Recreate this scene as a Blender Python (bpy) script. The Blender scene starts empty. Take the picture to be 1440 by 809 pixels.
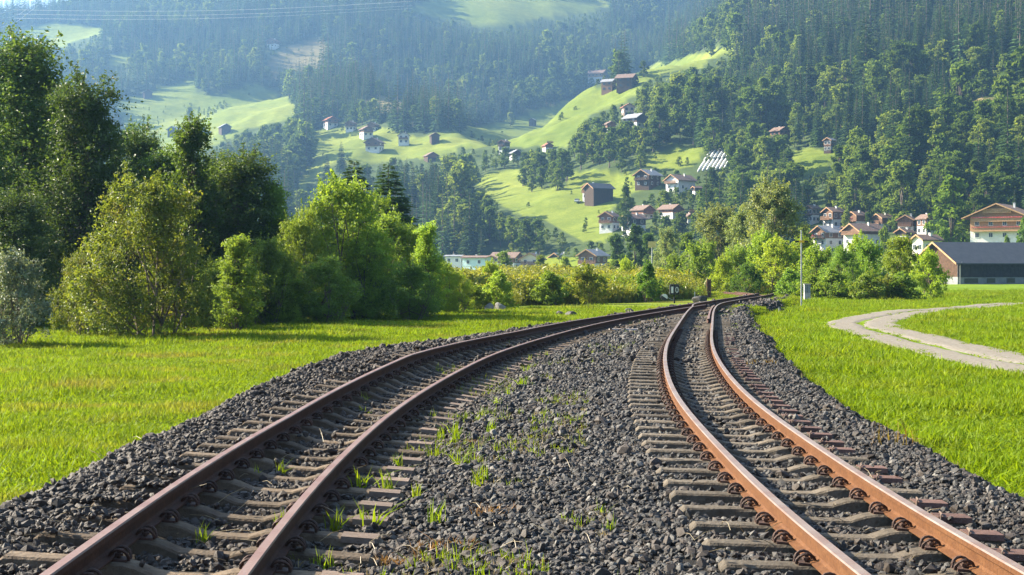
import bpy, bmesh, math, random
import numpy as np
from mathutils import Vector, Matrix, Euler
R = math.radians
random.seed(7); RNG = np.random.default_rng(7)
scene = bpy.context.scene
COL = scene.collection

# ------------------------------------------------------------------ camera, sky, sun, exposure
FPX, YH, CAMH = 2150.0, 375.0, 1.416          # focal length and horizon in photograph pixels, eye height over the rail tops
cam = bpy.data.cameras.new('camera'); camo = bpy.data.objects.new('camera', cam); COL.objects.link(camo)
cam.sensor_width = 36.0; cam.lens = 36.0 * FPX / 1440.0
cam.shift_y = -(404.5 - YH) / 1440.0
cam.clip_start = 0.05; cam.clip_end = 20000
camo.location = (0, 0, CAMH); camo.rotation_euler = (R(90), 0, 0)
scene.camera = camo
SUN_AZ, SUN_EL = -70.0, 33.0                   # degrees from the viewing direction (minus = to the left) and above the horizon
SUN_DIR = Vector((math.sin(R(SUN_AZ)) * math.cos(R(SUN_EL)), math.cos(R(SUN_AZ)) * math.cos(R(SUN_EL)), math.sin(R(SUN_EL))))
world = bpy.data.worlds.new('World'); scene.world = world; world.use_nodes = True
wn = world.node_tree; wn.nodes.clear()
sky = wn.nodes.new('ShaderNodeTexSky'); sky.sky_type = 'NISHITA'; sky.sun_disc = False
sky.sun_elevation = R(SUN_EL); sky.sun_rotation = R(SUN_AZ)
sky.air_density = 1.0; sky.dust_density = 2.0; sky.ozone_density = 1.0
bg = wn.nodes.new('ShaderNodeBackground'); bg.inputs[1].default_value = 0.06
wo = wn.nodes.new('ShaderNodeOutputWorld')
wn.links.new(sky.outputs[0], bg.inputs[0]); wn.links.new(bg.outputs[0], wo.inputs[0])
sl = bpy.data.lights.new('sun', 'SUN'); sl.energy = 5.0; sl.angle = R(0.6); sl.color = (1.0, 0.89, 0.70)
so = bpy.data.objects.new('sun', sl); COL.objects.link(so)
so.rotation_euler = (-SUN_DIR).to_track_quat('-Z', 'Y').to_euler()
scene.view_settings.view_transform = 'Standard'; scene.view_settings.look = 'None'
scene.view_settings.gamma = 1.0; scene.view_settings.exposure = 2.3
scene.render.engine = 'CYCLES'
scene.cycles.use_denoising = True
scene.cycles.max_bounces = 4; scene.cycles.diffuse_bounces = 2; scene.cycles.transmission_bounces = 2; scene.cycles.glossy_bounces = 1
scene.cycles.volume_bounces = 0; scene.cycles.transparent_max_bounces = 6
HAZE_DENSITY = 0.00022

# ------------------------------------------------------------------ materials
def nt(m):
    m.use_nodes = True; t = m.node_tree; t.nodes.clear(); return t
def N(t, kind, **kw):
    n = t.nodes.new(kind)
    for k, v in kw.items():
        if k.startswith('i_'): n.inputs[k[2:].replace('_', ' ')].default_value = v
        else: setattr(n, k, v)
    return n
def rgb(c): return (c[0], c[1], c[2], 1.0)
def mixcol(t, fac, a, b):
    n = t.nodes.new('ShaderNodeMix'); n.data_type = 'RGBA'
    for s, v in ((0, fac), (6, a), (7, b)):
        if hasattr(v, 'is_output'): t.links.new(v, n.inputs[s])
        else: n.inputs[s].default_value = v
    return n.outputs[2]
def mulcol(t, a, b, f=1.0):
    n = t.nodes.new('ShaderNodeMix'); n.data_type = 'RGBA'; n.blend_type = 'MULTIPLY'; n.inputs[0].default_value = f
    for s, v in ((6, a), (7, b)):
        if hasattr(v, 'is_output'): t.links.new(v, n.inputs[s])
        else: n.inputs[s].default_value = v
    return n.outputs[2]
def noise(t, scale, detail=4, rough=.6, coord='Object', dist=0.0):
    tc = N(t, 'ShaderNodeTexCoord'); n = N(t, 'ShaderNodeTexNoise')
    n.inputs['Scale'].default_value = scale; n.inputs['Detail'].default_value = detail
    n.inputs['Roughness'].default_value = rough; n.inputs['Distortion'].default_value = dist
    t.links.new(tc.outputs[coord], n.inputs['Vector'])
    return n.outputs[0]
def ramp(t, src, lo, hi):
    r = N(t, 'ShaderNodeMapRange'); r.inputs[1].default_value = lo; r.inputs[2].default_value = hi
    t.links.new(src, r.inputs[0]); return r.outputs[0]
def finish(t, col, rough=.8, spec=.3, bump=None, bumps=.3, metal=0.0, bdist=.02):
    b = N(t, 'ShaderNodeBsdfPrincipled'); o = N(t, 'ShaderNodeOutputMaterial')
    if hasattr(col, 'is_output'): t.links.new(col, b.inputs['Base Color'])
    else: b.inputs['Base Color'].default_value = col
    if hasattr(rough, 'is_output'): t.links.new(rough, b.inputs['Roughness'])
    else: b.inputs['Roughness'].default_value = rough
    b.inputs['Specular IOR Level'].default_value = spec; b.inputs['Metallic'].default_value = metal
    if bump is not None:
        bn = N(t, 'ShaderNodeBump'); bn.inputs['Strength'].default_value = bumps; bn.inputs['Distance'].default_value = bdist
        t.links.new(bump, bn.inputs['Height']); t.links.new(bn.outputs[0], b.inputs['Normal'])
    t.links.new(b.outputs[0], o.inputs[0]); return b
def pmat(name, c1, c2, scale=4.0, rough=.8, spec=.3, bumps=.3, lo=.35, hi=.65, metal=0.0, rnd=0.0, bdist=.02):
    m = bpy.data.materials.new(name); t = nt(m)
    f = noise(t, scale); col = mixcol(t, ramp(t, f, lo, hi), rgb(c1), rgb(c2))
    if rnd:
        oi = N(t, 'ShaderNodeObjectInfo'); r = N(t, 'ShaderNodeMapRange'); r.inputs[3].default_value = 1 - rnd; r.inputs[4].default_value = 1 + rnd
        t.links.new(oi.outputs['Random'], r.inputs[0])
        cb = N(t, 'ShaderNodeCombineColor')
        for k in range(3): t.links.new(r.outputs[0], cb.inputs[k])
        col = mulcol(t, col, cb.outputs[0])
    finish(t, col, rough, spec, noise(t, scale * 4) if bumps else None, bumps, metal, bdist); return m
def leafmat(name, c1, c2, c3=None, trans=.4, var=.25, rough=.45, spec=.3, tint=True, world=0.0, lo=.52, hi=.68, alt=None):
    """leaf: per-leaf and per-plant colour variation, light passing through the blade"""
    m = bpy.data.materials.new(name); t = nt(m)
    g = N(t, 'ShaderNodeNewGeometry'); oi = N(t, 'ShaderNodeObjectInfo')
    col = mixcol(t, g.outputs['Random Per Island'], rgb(c1), rgb(c2))
    if c3 is not None:
        nz = N(t, 'ShaderNodeTexNoise'); nz.inputs['Scale'].default_value = world or 1.6; nz.inputs['Detail'].default_value = 4
        if world: t.links.new(g.outputs['Position'], nz.inputs['Vector'])
        else: t.links.new(N(t, 'ShaderNodeTexCoord').outputs['Object'], nz.inputs['Vector'])
        col = mixcol(t, ramp(t, nz.outputs[0], lo, hi), col, rgb(c3))
    r = N(t, 'ShaderNodeMapRange'); r.inputs[3].default_value = 1 - var; r.inputs[4].default_value = 1 + var
    t.links.new(oi.outputs['Random'], r.inputs[0])
    cb = N(t, 'ShaderNodeCombineColor')
    for k in range(3): t.links.new(r.outputs[0], cb.inputs[k])
    col = mulcol(t, col, cb.outputs[0])
    if alt: col = mixcol(t, ramp(t, oi.outputs['Random'], .45, 1.0), col, rgb(alt))
    if tint: col = mulcol(t, col, oi.outputs['Color'])
    b = N(t, 'ShaderNodeBsdfPrincipled'); b.inputs['Roughness'].default_value = rough; b.inputs['Specular IOR Level'].default_value = spec
    t.links.new(col, b.inputs['Base Color'])
    tr = N(t, 'ShaderNodeBsdfTranslucent'); t.links.new(mulcol(t, col, (1.35, 1.25, .6, 1)), tr.inputs[0])
    ms = N(t, 'ShaderNodeMixShader'); ms.inputs[0].default_value = trans
    o = N(t, 'ShaderNodeOutputMaterial')
    t.links.new(b.outputs[0], ms.inputs[1]); t.links.new(tr.outputs[0], ms.inputs[2]); t.links.new(ms.outputs[0], o.inputs[0])
    return m

M = {}
M['bark'] = pmat('bark', (.09, .065, .045), (.18, .15, .12), 9, .9)
M['leaf_dark'] = leafmat('leaf_dark', (.058, .105, .024), (.115, .178, .040), trans=.45)
M['leaf_mid'] = leafmat('leaf_mid', (.092, .152, .024), (.165, .235, .038), trans=.54)
M['leaf_yellow'] = leafmat('leaf_yellow', (.105, .150, .022), (.178, .215, .034), (.20, .195, .036), trans=.50)
M['leaf_bright'] = leafmat('leaf_bright', (.112, .182, .022), (.188, .258, .036), trans=.55)
M['leaf_silver'] = leafmat('leaf_silver', (.115, .150, .095), (.190, .225, .150), trans=.30)
M['leaf_pale'] = leafmat('leaf_pale', (.125, .155, .052), (.190, .218, .080), trans=.45)
M['leaf_hill'] = leafmat('leaf_hill', (.068, .124, .024), (.130, .195, .038), trans=.50, var=.35, alt=(.185, .235, .050), spec=.05, rough=.7)
M['needle'] = leafmat('needle', (.036, .072, .024), (.070, .116, .034), trans=.2, var=.4, spec=.05, rough=.7)
M['needle_young'] = leafmat('needle_young', (.060, .110, .028), (.100, .155, .038), trans=.25, var=.3, spec=.05, rough=.7)
M['grass_blade'] = leafmat('grass_blade', (.115, .190, .007), (.190, .250, .012), (.215, .205, .040), trans=.45, var=.30, spec=.12, rough=.6, world=.55, lo=.52, hi=.72)
M['grass_lush'] = leafmat('grass_lush', (.115, .190, .006), (.175, .245, .010), (.21, .25, .02), trans=.48, var=.25, spec=.15, rough=.55, world=.35, lo=.5, hi=.7)
M['weed_gold'] = leafmat('weed_gold', (.165, .200, .020), (.250, .250, .030), (.31, .245, .050), trans=.42, var=.3)
M['straw'] = leafmat('straw', (.22, .165, .085), (.34, .27, .15), trans=.2, var=.2)
M['dry_brown'] = leafmat('dry_brown', (.17, .085, .03), (.26, .15, .055), trans=.3, var=.2)
M['rust_leaf'] = leafmat('rust_leaf', (.22, .11, .025), (.26, .20, .04), trans=.35)
M['plaster'] = pmat('plaster', (.58, .57, .55), (.68, .67, .65), 1.2, .9, .2, .05)
M['plaster_cream'] = pmat('plaster_cream', (.66, .60, .46), (.74, .68, .54), 1.2, .9, .2, .05)
M['plaster_turquoise'] = pmat('plaster_turquoise', (.46, .60, .61), (.54, .68, .68), 1.2, .9, .2, .05)
M['plaster_pink'] = pmat('plaster_pink', (.52, .36, .29), (.60, .43, .35), 1.2, .9, .2, .05)
M['plaster_grey'] = pmat('plaster_grey', (.17, .175, .175), (.27, .275, .27), .8, .9, .2, .1)
M['timber'] = pmat('timber', (.125, .068, .040), (.21, .12, .070), 3, .8, .25, .2)
M['timber_red'] = pmat('timber_red', (.17, .075, .042), (.25, .115, .062), 3, .8, .25, .2)
M['timber_barn'] = pmat('timber_barn', (.060, .033, .020), (.105, .058, .034), 3, .85, .2, .3)
M['timber_dark'] = pmat('timber_dark', (.045, .030, .022), (.085, .058, .042), 3, .85, .2, .2)
M['timber_pale'] = pmat('timber_pale', (.36, .20, .10), (.46, .28, .15), 3, .8, .25, .2)
M['timber_black'] = pmat('timber_black', (.028, .027, .027), (.05, .047, .045), 2, .85, .2, .2)
M['roof_brown'] = pmat('roof_brown', (.13, .085, .065), (.20, .135, .105), 2, .85, .25, .3)
M['roof_red'] = pmat('roof_red', (.24, .085, .05), (.32, .13, .08), 2, .85, .25, .3)
M['roof_grey'] = pmat('roof_grey', (.17, .17, .18), (.27, .27, .28), 1.5, .6, .4, .2)
M['roof_slate'] = pmat('roof_slate', (.026, .029, .034), (.042, .046, .052), 1.2, .55, .4, .15)
M['roof_white'] = pmat('roof_white', (.62, .62, .60), (.75, .75, .73), 1.5, .6, .4, .1)
M['glass'] = pmat('glass', (.02, .025, .03), (.04, .05, .06), 2, .15, .5, 0)
M['frame_white'] = pmat('frame_white', (.7, .7, .68), (.76, .76, .74), 3, .6, .3, 0)
M['flower'] = leafmat('flower', (.50, .06, .06), (.60, .16, .18), trans=.2)
M['stone'] = pmat('stone', (.15, .145, .135), (.25, .24, .225), 3, .9, .2, .5)
M['concrete'] = pmat('concrete', (.33, .30, .28), (.45, .41, .39), 6, .9, .2, .3)
M['metal_grey'] = pmat('metal_grey', (.22, .23, .23), (.32, .33, .33), 8, .55, .4, .1)
M['paint_black'] = pmat('paint_black', (.012, .012, .012), (.025, .025, .025), 8, .5, .4, .1)
M['paint_white'] = pmat('paint_white', (.55, .55, .54), (.64, .64, .62), 8, .5, .4, .05)
M['paint_yellow'] = pmat('paint_yellow', (.72, .38, .015), (.80, .46, .03), 6, .5, .4, .05)
M['paint_cream'] = pmat('paint_cream', (.66, .50, .16), (.72, .57, .22), 6, .6, .4, .05)
M['rust_dark'] = pmat('rust_dark', (.085, .045, .028), (.17, .085, .05), 12, .85, .3, .3)
M['wire'] = pmat('wire', (.5, .52, .54), (.6, .62, .64), 1, .4, .5, 0, metal=.6)
# rails: worn head, rusty sides
def railmat(name, c1, c2, head):
    m = bpy.data.materials.new(name); t = nt(m)
    col = mixcol(t, ramp(t, noise(t, 7, 6, .7), .35, .68), rgb(c1), rgb(c2))
    col = mixcol(t, ramp(t, noise(t, 60, 3, .6), .45, .75), col, rgb([x * .72 for x in c1]))
    at = N(t, 'ShaderNodeAttribute'); at.attribute_name = 'head'
    hd = mixcol(t, ramp(t, noise(t, 3.0, 5, .65), .40, .66), rgb(head), rgb([head[0] * .78, head[1] * .60, head[2] * .52]))
    col = mixcol(t, at.outputs['Fac'], col, hd)
    ro = N(t, 'ShaderNodeMapRange'); ro.inputs[3].default_value = .85; ro.inputs[4].default_value = .36
    t.links.new(at.outputs['Fac'], ro.inputs[0])
    finish(t, col, ro.outputs[0], .22, noise(t, 45, 4), .45, 0.0, .006); return m
M['rail_bright'] = railmat('rail_bright_rust', (.086, .033, .0105), (.134, .057, .020), (.215, .170, .146))
M['rail_dark'] = railmat('rail_brown_rust', (.060, .028, .018), (.100, .047, .028), (.200, .122, .090))
M['clip'] = pmat('clip_rust', (.040, .021, .015), (.085, .042, .027), 30, .75, .4, .3, rnd=.3)
M['sleeper_grey'] = pmat('sleeper_grey', (.075, .060, .044), (.150, .124, .094), 9, .92, .2, .7, rnd=.3)
M['sleeper_brown'] = pmat('sleeper_brown', (.070, .050, .034), (.140, .104, .070), 9, .92, .2, .7, rnd=.3)
M['cap_red'] = pmat('cap_red', (.085, .046, .036), (.125, .068, .052), 14, .8, .3, .3, rnd=.2)
M['cap_pale'] = pmat('cap_pale', (.13, .092, .070), (.18, .13, .10), 14, .85, .3, .3, rnd=.25)
def stonemat():
    m = bpy.data.materials.new('ballast_stone'); t = nt(m)
    g = N(t, 'ShaderNodeNewGeometry'); at = N(t, 'ShaderNodeAttribute'); at.attribute_name = 'brown'
    col = mixcol(t, g.outputs['Random Per Island'], rgb((.0095, .0088, .0080)), rgb((.056, .052, .047)))
    hv = N(t, 'ShaderNodeMath', operation='FRACT'); h7 = N(t, 'ShaderNodeMath', operation='MULTIPLY'); h7.inputs[1].default_value = 37.7
    t.links.new(g.outputs['Random Per Island'], h7.inputs[0]); t.links.new(h7.outputs[0], hv.inputs[0])
    col = mixcol(t, ramp(t, hv.outputs[0], .55, .95), col, rgb((.048, .036, .028)))
    w = N(t, 'ShaderNodeMath', operation='GREATER_THAN'); w.inputs[1].default_value = .94
    t.links.new(g.outputs['Random Per Island'], w.inputs[0])
    col = mixcol(t, w.outputs[0], col, rgb((.125, .115, .10)))
    br = mixcol(t, noise(t, 5, 3), rgb((.022, .0155, .0115)), rgb((.054, .038, .027)))
    mm = N(t, 'ShaderNodeMath', operation='MULTIPLY'); mm.inputs[1].default_value = .8
    t.links.new(at.outputs['Fac'], mm.inputs[0])
    col = mixcol(t, mm.outputs[0], col, br)
    finish(t, col, .72, .4, noise(t, 70, 3), .35, 0, .006); return m
M['ballast'] = stonemat()
M['ballast_bed'] = pmat('ballast_bed_dirt', (.012, .011, .010), (.032, .028, .024), 26, .95, .2, 1.0, bdist=.03)
M['gravel_path'] = pmat('gravel_path', (.150, .130, .104), (.220, .196, .160), 9.0, .95, .15, .8, bdist=.02)
def groundmat():
    m = bpy.data.materials.new('meadow_and_hillside'); t = nt(m)
    at = N(t, 'ShaderNodeAttribute'); at.attribute_name = 'cover'
    n1 = ramp(t, noise(t, .045, 6, .65), .3, .7); n2 = ramp(t, noise(t, 1.3, 6, .7), .3, .7)
    a = mixcol(t, n1, (.80, .85, .75, 1), (1.18, 1.12, 1.15, 1)); b = mixcol(t, n2, (.72, .78, .70, 1), (1.22, 1.14, 1.1, 1))
    n3 = ramp(t, noise(t, .16, 5, .6, dist=.6), .35, .65); c = mixcol(t, n3, (.82, .84, .75, 1), (1.16, 1.12, 1.1, 1))
    col = mulcol(t, mulcol(t, mulcol(t, at.outputs['Color'], a), b), c)
    finish(t, col, .95, .1, noise(t, 9, 5), .5, 0, .05); return m
M['ground'] = groundmat()

# ------------------------------------------------------------------ helpers: objects
def mesh_obj(name, verts, faces, mat=None, parent=None, smooth=False):
    me = bpy.data.meshes.new(name); me.from_pydata([tuple(v) for v in verts], [], faces)
    if mat is not None: me.materials.append(mat)
    if smooth: me.polygons.foreach_set('use_smooth', [True] * len(me.polygons))
    me.update()
    o = bpy.data.objects.new(name, me); COL.objects.link(o); o.parent = parent
    return o
def np_mesh(name, V, F, mat=None, smooth=False):
    """V (n,3), F (m,k) arrays, all faces k-gons"""
    me = bpy.data.meshes.new(name); V = np.asarray(V, np.float32); F = np.asarray(F, np.int32)
    me.vertices.add(len(V)); me.vertices.foreach_set('co', V.ravel())
    k = F.shape[1]; me.loops.add(F.size); me.loops.foreach_set('vertex_index', F.ravel())
    me.polygons.add(len(F)); me.polygons.foreach_set('loop_start', np.arange(0, F.size, k, dtype=np.int32))
    me.polygons.foreach_set('loop_total', np.full(len(F), k, np.int32))
    if smooth: me.polygons.foreach_set('use_smooth', np.ones(len(F), bool))
    else: me.polygons.foreach_set('use_smooth', np.zeros(len(F), bool))
    if mat is not None: me.materials.append(mat)
    me.update(calc_edges=True); return me
def link(name, me, parent=None, loc=None, rot=None, scl=None):
    o = bpy.data.objects.new(name, me); COL.objects.link(o)
    if parent is not None: o.parent = parent
    if loc is not None: o.location = loc
    if rot is not None: o.rotation_euler = rot
    if scl is not None: o.scale = scl
    return o
def tag(o, label, cat, group=None, kind=None):
    o['label'] = label; o['category'] = cat
    if group: o['group'] = group
    if kind: o['kind'] = kind
    return o
def empty(name, loc=(0, 0, 0), rotz=0.0):
    o = bpy.data.objects.new(name, None); COL.objects.link(o); o.location = loc; o.rotation_euler = (0, 0, rotz)
    o.empty_display_size = .1
    return o
class MB:
    """collects simple solids into one mesh"""
    def __init__(s): s.v = []; s.f = []
    def box(s, x0, x1, y0, y1, z0, z1):
        b = len(s.v); s.v += [(x, y, z) for z in (z0, z1) for x, y in ((x0, y0), (x1, y0), (x1, y1), (x0, y1))]
        s.f += [tuple(b + i for i in q) for q in ((3, 2, 1, 0), (4, 5, 6, 7), (0, 1, 5, 4), (1, 2, 6, 5), (2, 3, 7, 6), (3, 0, 4, 7))]; return s
    def poly_prism(s, pts, y0, y1):
        """pts in x,z, counter-clockwise seen from -y; extruded along y"""
        b = len(s.v); n = len(pts)
        s.v += [(x, y0, z) for x, z in pts] + [(x, y1, z) for x, z in pts]
        s.f.append(tuple(b + i for i in range(n))); s.f.append(tuple(b + n + i for i in reversed(range(n))))
        s.f += [(b + (i + 1) % n, b + i, b + n + i, b + n + (i + 1) % n) for i in range(n)]; return s
    def tube(s, pts, rad, seg=6):
        b = len(s.v); P = [Vector(p) for p in pts]; n = len(P)
        rr = rad if hasattr(rad, '__len__') else [rad] * n
        for i, p in enumerate(P):
            d = (P[min(i + 1, n - 1)] - P[max(i - 1, 0)]).normalized()
            a = d.orthogonal().normalized(); c = d.cross(a)
            if abs(d.z) < .9: a = d.cross(Vector((0, 0, 1))).normalized(); c = d.cross(a)
            for k in range(seg):
                t = 2 * math.pi * k / seg; s.v.append(tuple(p + (a * math.cos(t) + c * math.sin(t)) * rr[i]))
        for i in range(n - 1):
            for k in range(seg):
                s.f.append((b + i * seg + k, b + i * seg + (k + 1) % seg, b + (i + 1) * seg + (k + 1) % seg, b + (i + 1) * seg + k))
        s.f.append(tuple(b + k for k in reversed(range(seg)))); s.f.append(tuple(b + (n - 1) * seg + k for k in range(seg))); return s
    def build(s, name, mat, parent=None, smooth=False): return mesh_obj(name, s.v, s.f, mat, parent, smooth)
    def mesh(s, name, mat):
        me = bpy.data.meshes.new(name); me.from_pydata(s.v, [], s.f); me.materials.append(mat); me.update(); return me

# ------------------------------------------------------------------ track geometry (world metres, y away from the camera)
def spline(zn, v):
    zn = np.array(zn, float); v = np.array(v, float); n = len(zn); h = np.diff(zn)
    A = np.zeros((n, n)); b = np.zeros(n); A[0, 0] = A[-1, -1] = 1
    for i in range(1, n - 1):
        A[i, i-1] = h[i-1]; A[i, i] = 2 * (h[i-1] + h[i]); A[i, i+1] = h[i]
        b[i] = 6 * ((v[i+1] - v[i]) / h[i] - (v[i] - v[i-1]) / h[i-1])
    m = np.linalg.solve(A, b)
    def f(z):
        z = np.asarray(z, float); i = np.clip(np.searchsorted(zn, z) - 1, 0, n - 2); t = z - zn[i]; hh = h[i]
        return v[i] + t * ((v[i+1] - v[i]) / hh - hh * (2 * m[i] + m[i+1]) / 6) + t * t * m[i] / 2 + t**3 * (m[i+1] - m[i]) / (6 * hh)
    return f
XL_ = spline([0, 6, 9, 12, 16, 20, 25, 31, 38, 46, 56, 68, 82, 95, 112, 130], [-1.5, -1.624, -1.686, -1.674, -1.533, -1.249, -.728, .253, 1.667, 3.693, 6.522, 9.96, 13.596, 15.4, 15.9, 14.6])
XR_ = spline([0, 6, 9, 12, 16, 21, 28, 36, 46, 54, 60, 66, 72], [2.3, 2.042, 1.99, 2.03, 2.17, 2.53, 3.26, 4.297, 5.638, 6.78, 7.86, 9.41, 11.05])
def XL(y): return XL_(y)
def XR(y): return np.where(np.asarray(y) < 66, XR_(np.minimum(y, 66)), XL_(y))
def smooth01(t): t = np.clip(t, 0, 1); return t * t * (3 - 2 * t)
ZE = [6, 14, 22, 32, 45, 90]
def eL(y): return np.interp(y, ZE, [.032, .026, .06, .016, 0, 0]) - .42 * smooth01((np.asarray(y, float) - 80) / 20)      # the line dips away beyond the switch
def cL(y): return np.interp(y, ZE, [.064, .06, .165, .062, 0, 0])
def eR(y): return 0 * np.asarray(y, float)
def cR(y): return np.interp(y, [6, 40, 55], [.033, .03, 0])
GAUGE = .82
def heading(fx, y): return (fx(np.asarray(y) + .25) - fx(np.asarray(y) - .25)) / .5
def lat(fx, x, y):
    s = heading(fx, y); return (x - fx(y)) / np.sqrt(1 + s * s)
_TAB = {}
def fbm(x, y, wl, seed=0, octs=4):
    """smooth value noise, about -1..1"""
    out = 0; amp = 1.0; tot = 0
    for o in range(octs):
        key = seed * 31 + o
        if key not in _TAB: _TAB[key] = (np.random.default_rng(key).random((64, 64)) * 2 - 1).ravel()
        T = _TAB[key]
        u = np.asarray(x, float) / wl * 2**o + 100.3; v = np.asarray(y, float) / wl * 2**o + 57.7
        i = np.floor(u).astype(int); j = np.floor(v).astype(int); a = u - i; b = v - j; a = a*a*(3-2*a); b = b*b*(3-2*b)
        i0 = (i & 63) << 6; i1 = ((i + 1) & 63) << 6; j0 = j & 63; j1 = (j + 1) & 63
        out = out + amp * ((T[i0 + j0]*(1-a)+T[i1 + j0]*a)*(1-b) + (T[i0 + j1]*(1-a)+T[i1 + j1]*a)*b); tot += amp; amp *= .5
    return out / tot * 1.6
def bed_edge(x, y):
    """metres outside the ballast crest: negative on the ballast"""
    l = lat(XL, x, y); r = lat(XR, x, y)
    w = 1.42 + .10 * fbm(x, y, 1.7, 5) - .25 * smooth01((np.asarray(y) - 30) / 40)
    return np.maximum(-l - w, r - w - .12)
def bed_z(x, y):
    l = lat(XL, x, y); r = lat(XR, x, y)
    z = -.184 + .018 * fbm(x, y, .5, 2) - .42 * smooth01((np.asarray(y, float) - 80) / 20)
    wl = 1 - smooth01((l - .75) / .7); z = z + wl * (np.interp(y, ZE, [.032, .026, .06, .016, 0, 0]) - cL(y) / GAUGE * np.clip(l, -1.4, .8))
    wr = (1 - smooth01((np.abs(r) - .8) / .6)); z = z - wr * cR(y) / GAUGE * np.clip(r, -1.2, 1.2)
    crib = np.minimum(np.abs(l), np.abs(r)); z = z - .030 * (1 - smooth01((crib - .30) / .14)) + 0.0
    e = bed_edge(x, y); return z - .46 * smooth01(np.clip(e + .10, 0, .75) / .75)

# ------------------------------------------------------------------ terrain
SA, SB, SC = .24, .235, 119.0
def px_ray(px, py): return (px - 720) / FPX, (YH - py) / FPX
CREST = []
for px, py in ((1130, -160), (1060, 0), (1030, 60), (940, 86), (900, 95), (840, 116), (800, 138), (740, 163), (690, 183), (600, 160), (470, 130)):
    u, e = px_ray(px, py); D = SC / (SA * u + SB - e); CREST.append((u * D, D))
CREST += [(-330, 1350), (-520, 1700), (-700, 2400)]
CREST = [(900, 1700)] + CREST
CREST = np.array(CREST)
def crest_dist(x, y):
    """signed distance to the spur's crest, positive beyond it"""
    best = np.full(np.shape(x), 1e9); sgn = np.zeros(np.shape(x))
    for i in range(len(CREST) - 1):
        a = CREST[i]; d = CREST[i+1] - a; L2 = d @ d
        t = np.clip(((x - a[0]) * d[0] + (y - a[1]) * d[1]) / L2, 0, 1)
        qx = x - a[0] - t * d[0]; qy = y - a[1] - t * d[1]; q = np.hypot(qx, qy)
        s = -(d[0] * qy - d[1] * qx)      # the chain runs from right to left: beyond lies to its right-hand side
        m = q < best; best = np.where(m, q, best); sgn = np.where(m, np.sign(s), sgn)
    return best * sgn
def smax(a, b, k):
    h = np.clip(.5 + .5 * (a - b) / k, 0, 1); return b * (1 - h) + a * h + k * h * (1 - h)
def hgt(x, y):
    x = np.asarray(x, float); y = np.asarray(y, float)
    v = -.50 - np.clip(.005 * (y - 45), 0, 1.35) + .05 * fbm(x, y, 9, 1) * np.clip(np.hypot(x, y) / 20, 0, 1)
    v = v + .16 * np.exp(-((x - 15.5) / 3.0)**2 - ((y - 84) / 16)**2)
    inb = bed_edge(x, y); v = np.where((inb < .5) & (y < 125) & (y > -20), v - .18 * (1 - smooth01((inb + .0) / .5)), v)
    yy = np.maximum(y, 60.0)
    spur = SA * x + SB * yy - SC
    rise = smooth01((spur) / 60.0)
    spur = spur + rise * (9 * fbm(x, y, 170, 3, 4) + 4.0 * fbm(x, y, 45, 4, 3) + .9 * fbm(x * 1.0, y * .45, 9, 6, 2))
    cd = crest_dist(x, yy); spur = spur - .55 * (np.maximum(cd + 8, 0)) * smooth01((cd + 8) / 40)
    far = .36 * (yy - 1000) - .03 * x
    far = far + smooth01(far / 120) * (32 * fbm(x, y, 520, 8, 4) + 9 * fbm(x, y, 120, 9, 3))
    yr = 2300 + .25 * x + 60 * fbm(x, 0 * x, 300, 10); far = far - 1.1 * np.maximum(yy - yr, 0)
    cap = 283 + .17 * (x + 610) + .5 * np.maximum(x + 540, 0) + 4 * fbm(x, 0 * x, 120, 14); far = np.where(x < -250, np.minimum(far, np.maximum(cap, 240)), far)
    h = smax(spur, far, 14.0); h = smax(h, v, 6.0) - 0.0
    return np.where(h < v + 1.6, np.maximum(v, h - 1.6), h - 1.6) if True else h
_DS = np.exp(np.linspace(math.log(6), math.log(3200), 900))
def hit(px, py):
    """the point of the ground seen at a photograph pixel"""
    u, e = px_ray(px, py)
    z = CAMH + e * _DS; h = hgt(u * _DS, _DS); k = np.nonzero(z < h)[0]
    if len(k) == 0: D = 2200.0
    else:
        i = max(k[0], 1); d0 = z[i-1] - h[i-1]; d1 = z[i] - h[i]; D = _DS[i-1] + (_DS[i] - _DS[i-1]) * d0 / (d0 - d1 + 1e-9)
    return u * D, D, float(hgt(np.array([u * D]), np.array([D]))[0])
def inpoly(P, x, y):
    P = np.asarray(P); c = np.zeros(np.shape(x), bool); n = len(P); j = n - 1
    for i in range(n):
        xi, yi = P[i]; xj, yj = P[j]
        c ^= ((yi > y) != (yj > y)) & (x < (xj - xi) * (y - yi) / (yj - yi + 1e-12) + xi); j = i
    return c
def wpoly(pp):
    """a patch of land given by its outline in the photograph, laid down on the terrain"""
    out = []
    for i in range(len(pp)):
        a = pp[i]; b = pp[(i + 1) % len(pp)]; n = max(1, int(math.hypot(b[0] - a[0], b[1] - a[1]) / 22))
        for k in range(n): out.append(hit(a[0] + (b[0] - a[0]) * k / n, a[1] + (b[1] - a[1]) * k / n)[:2])
    return out
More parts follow.
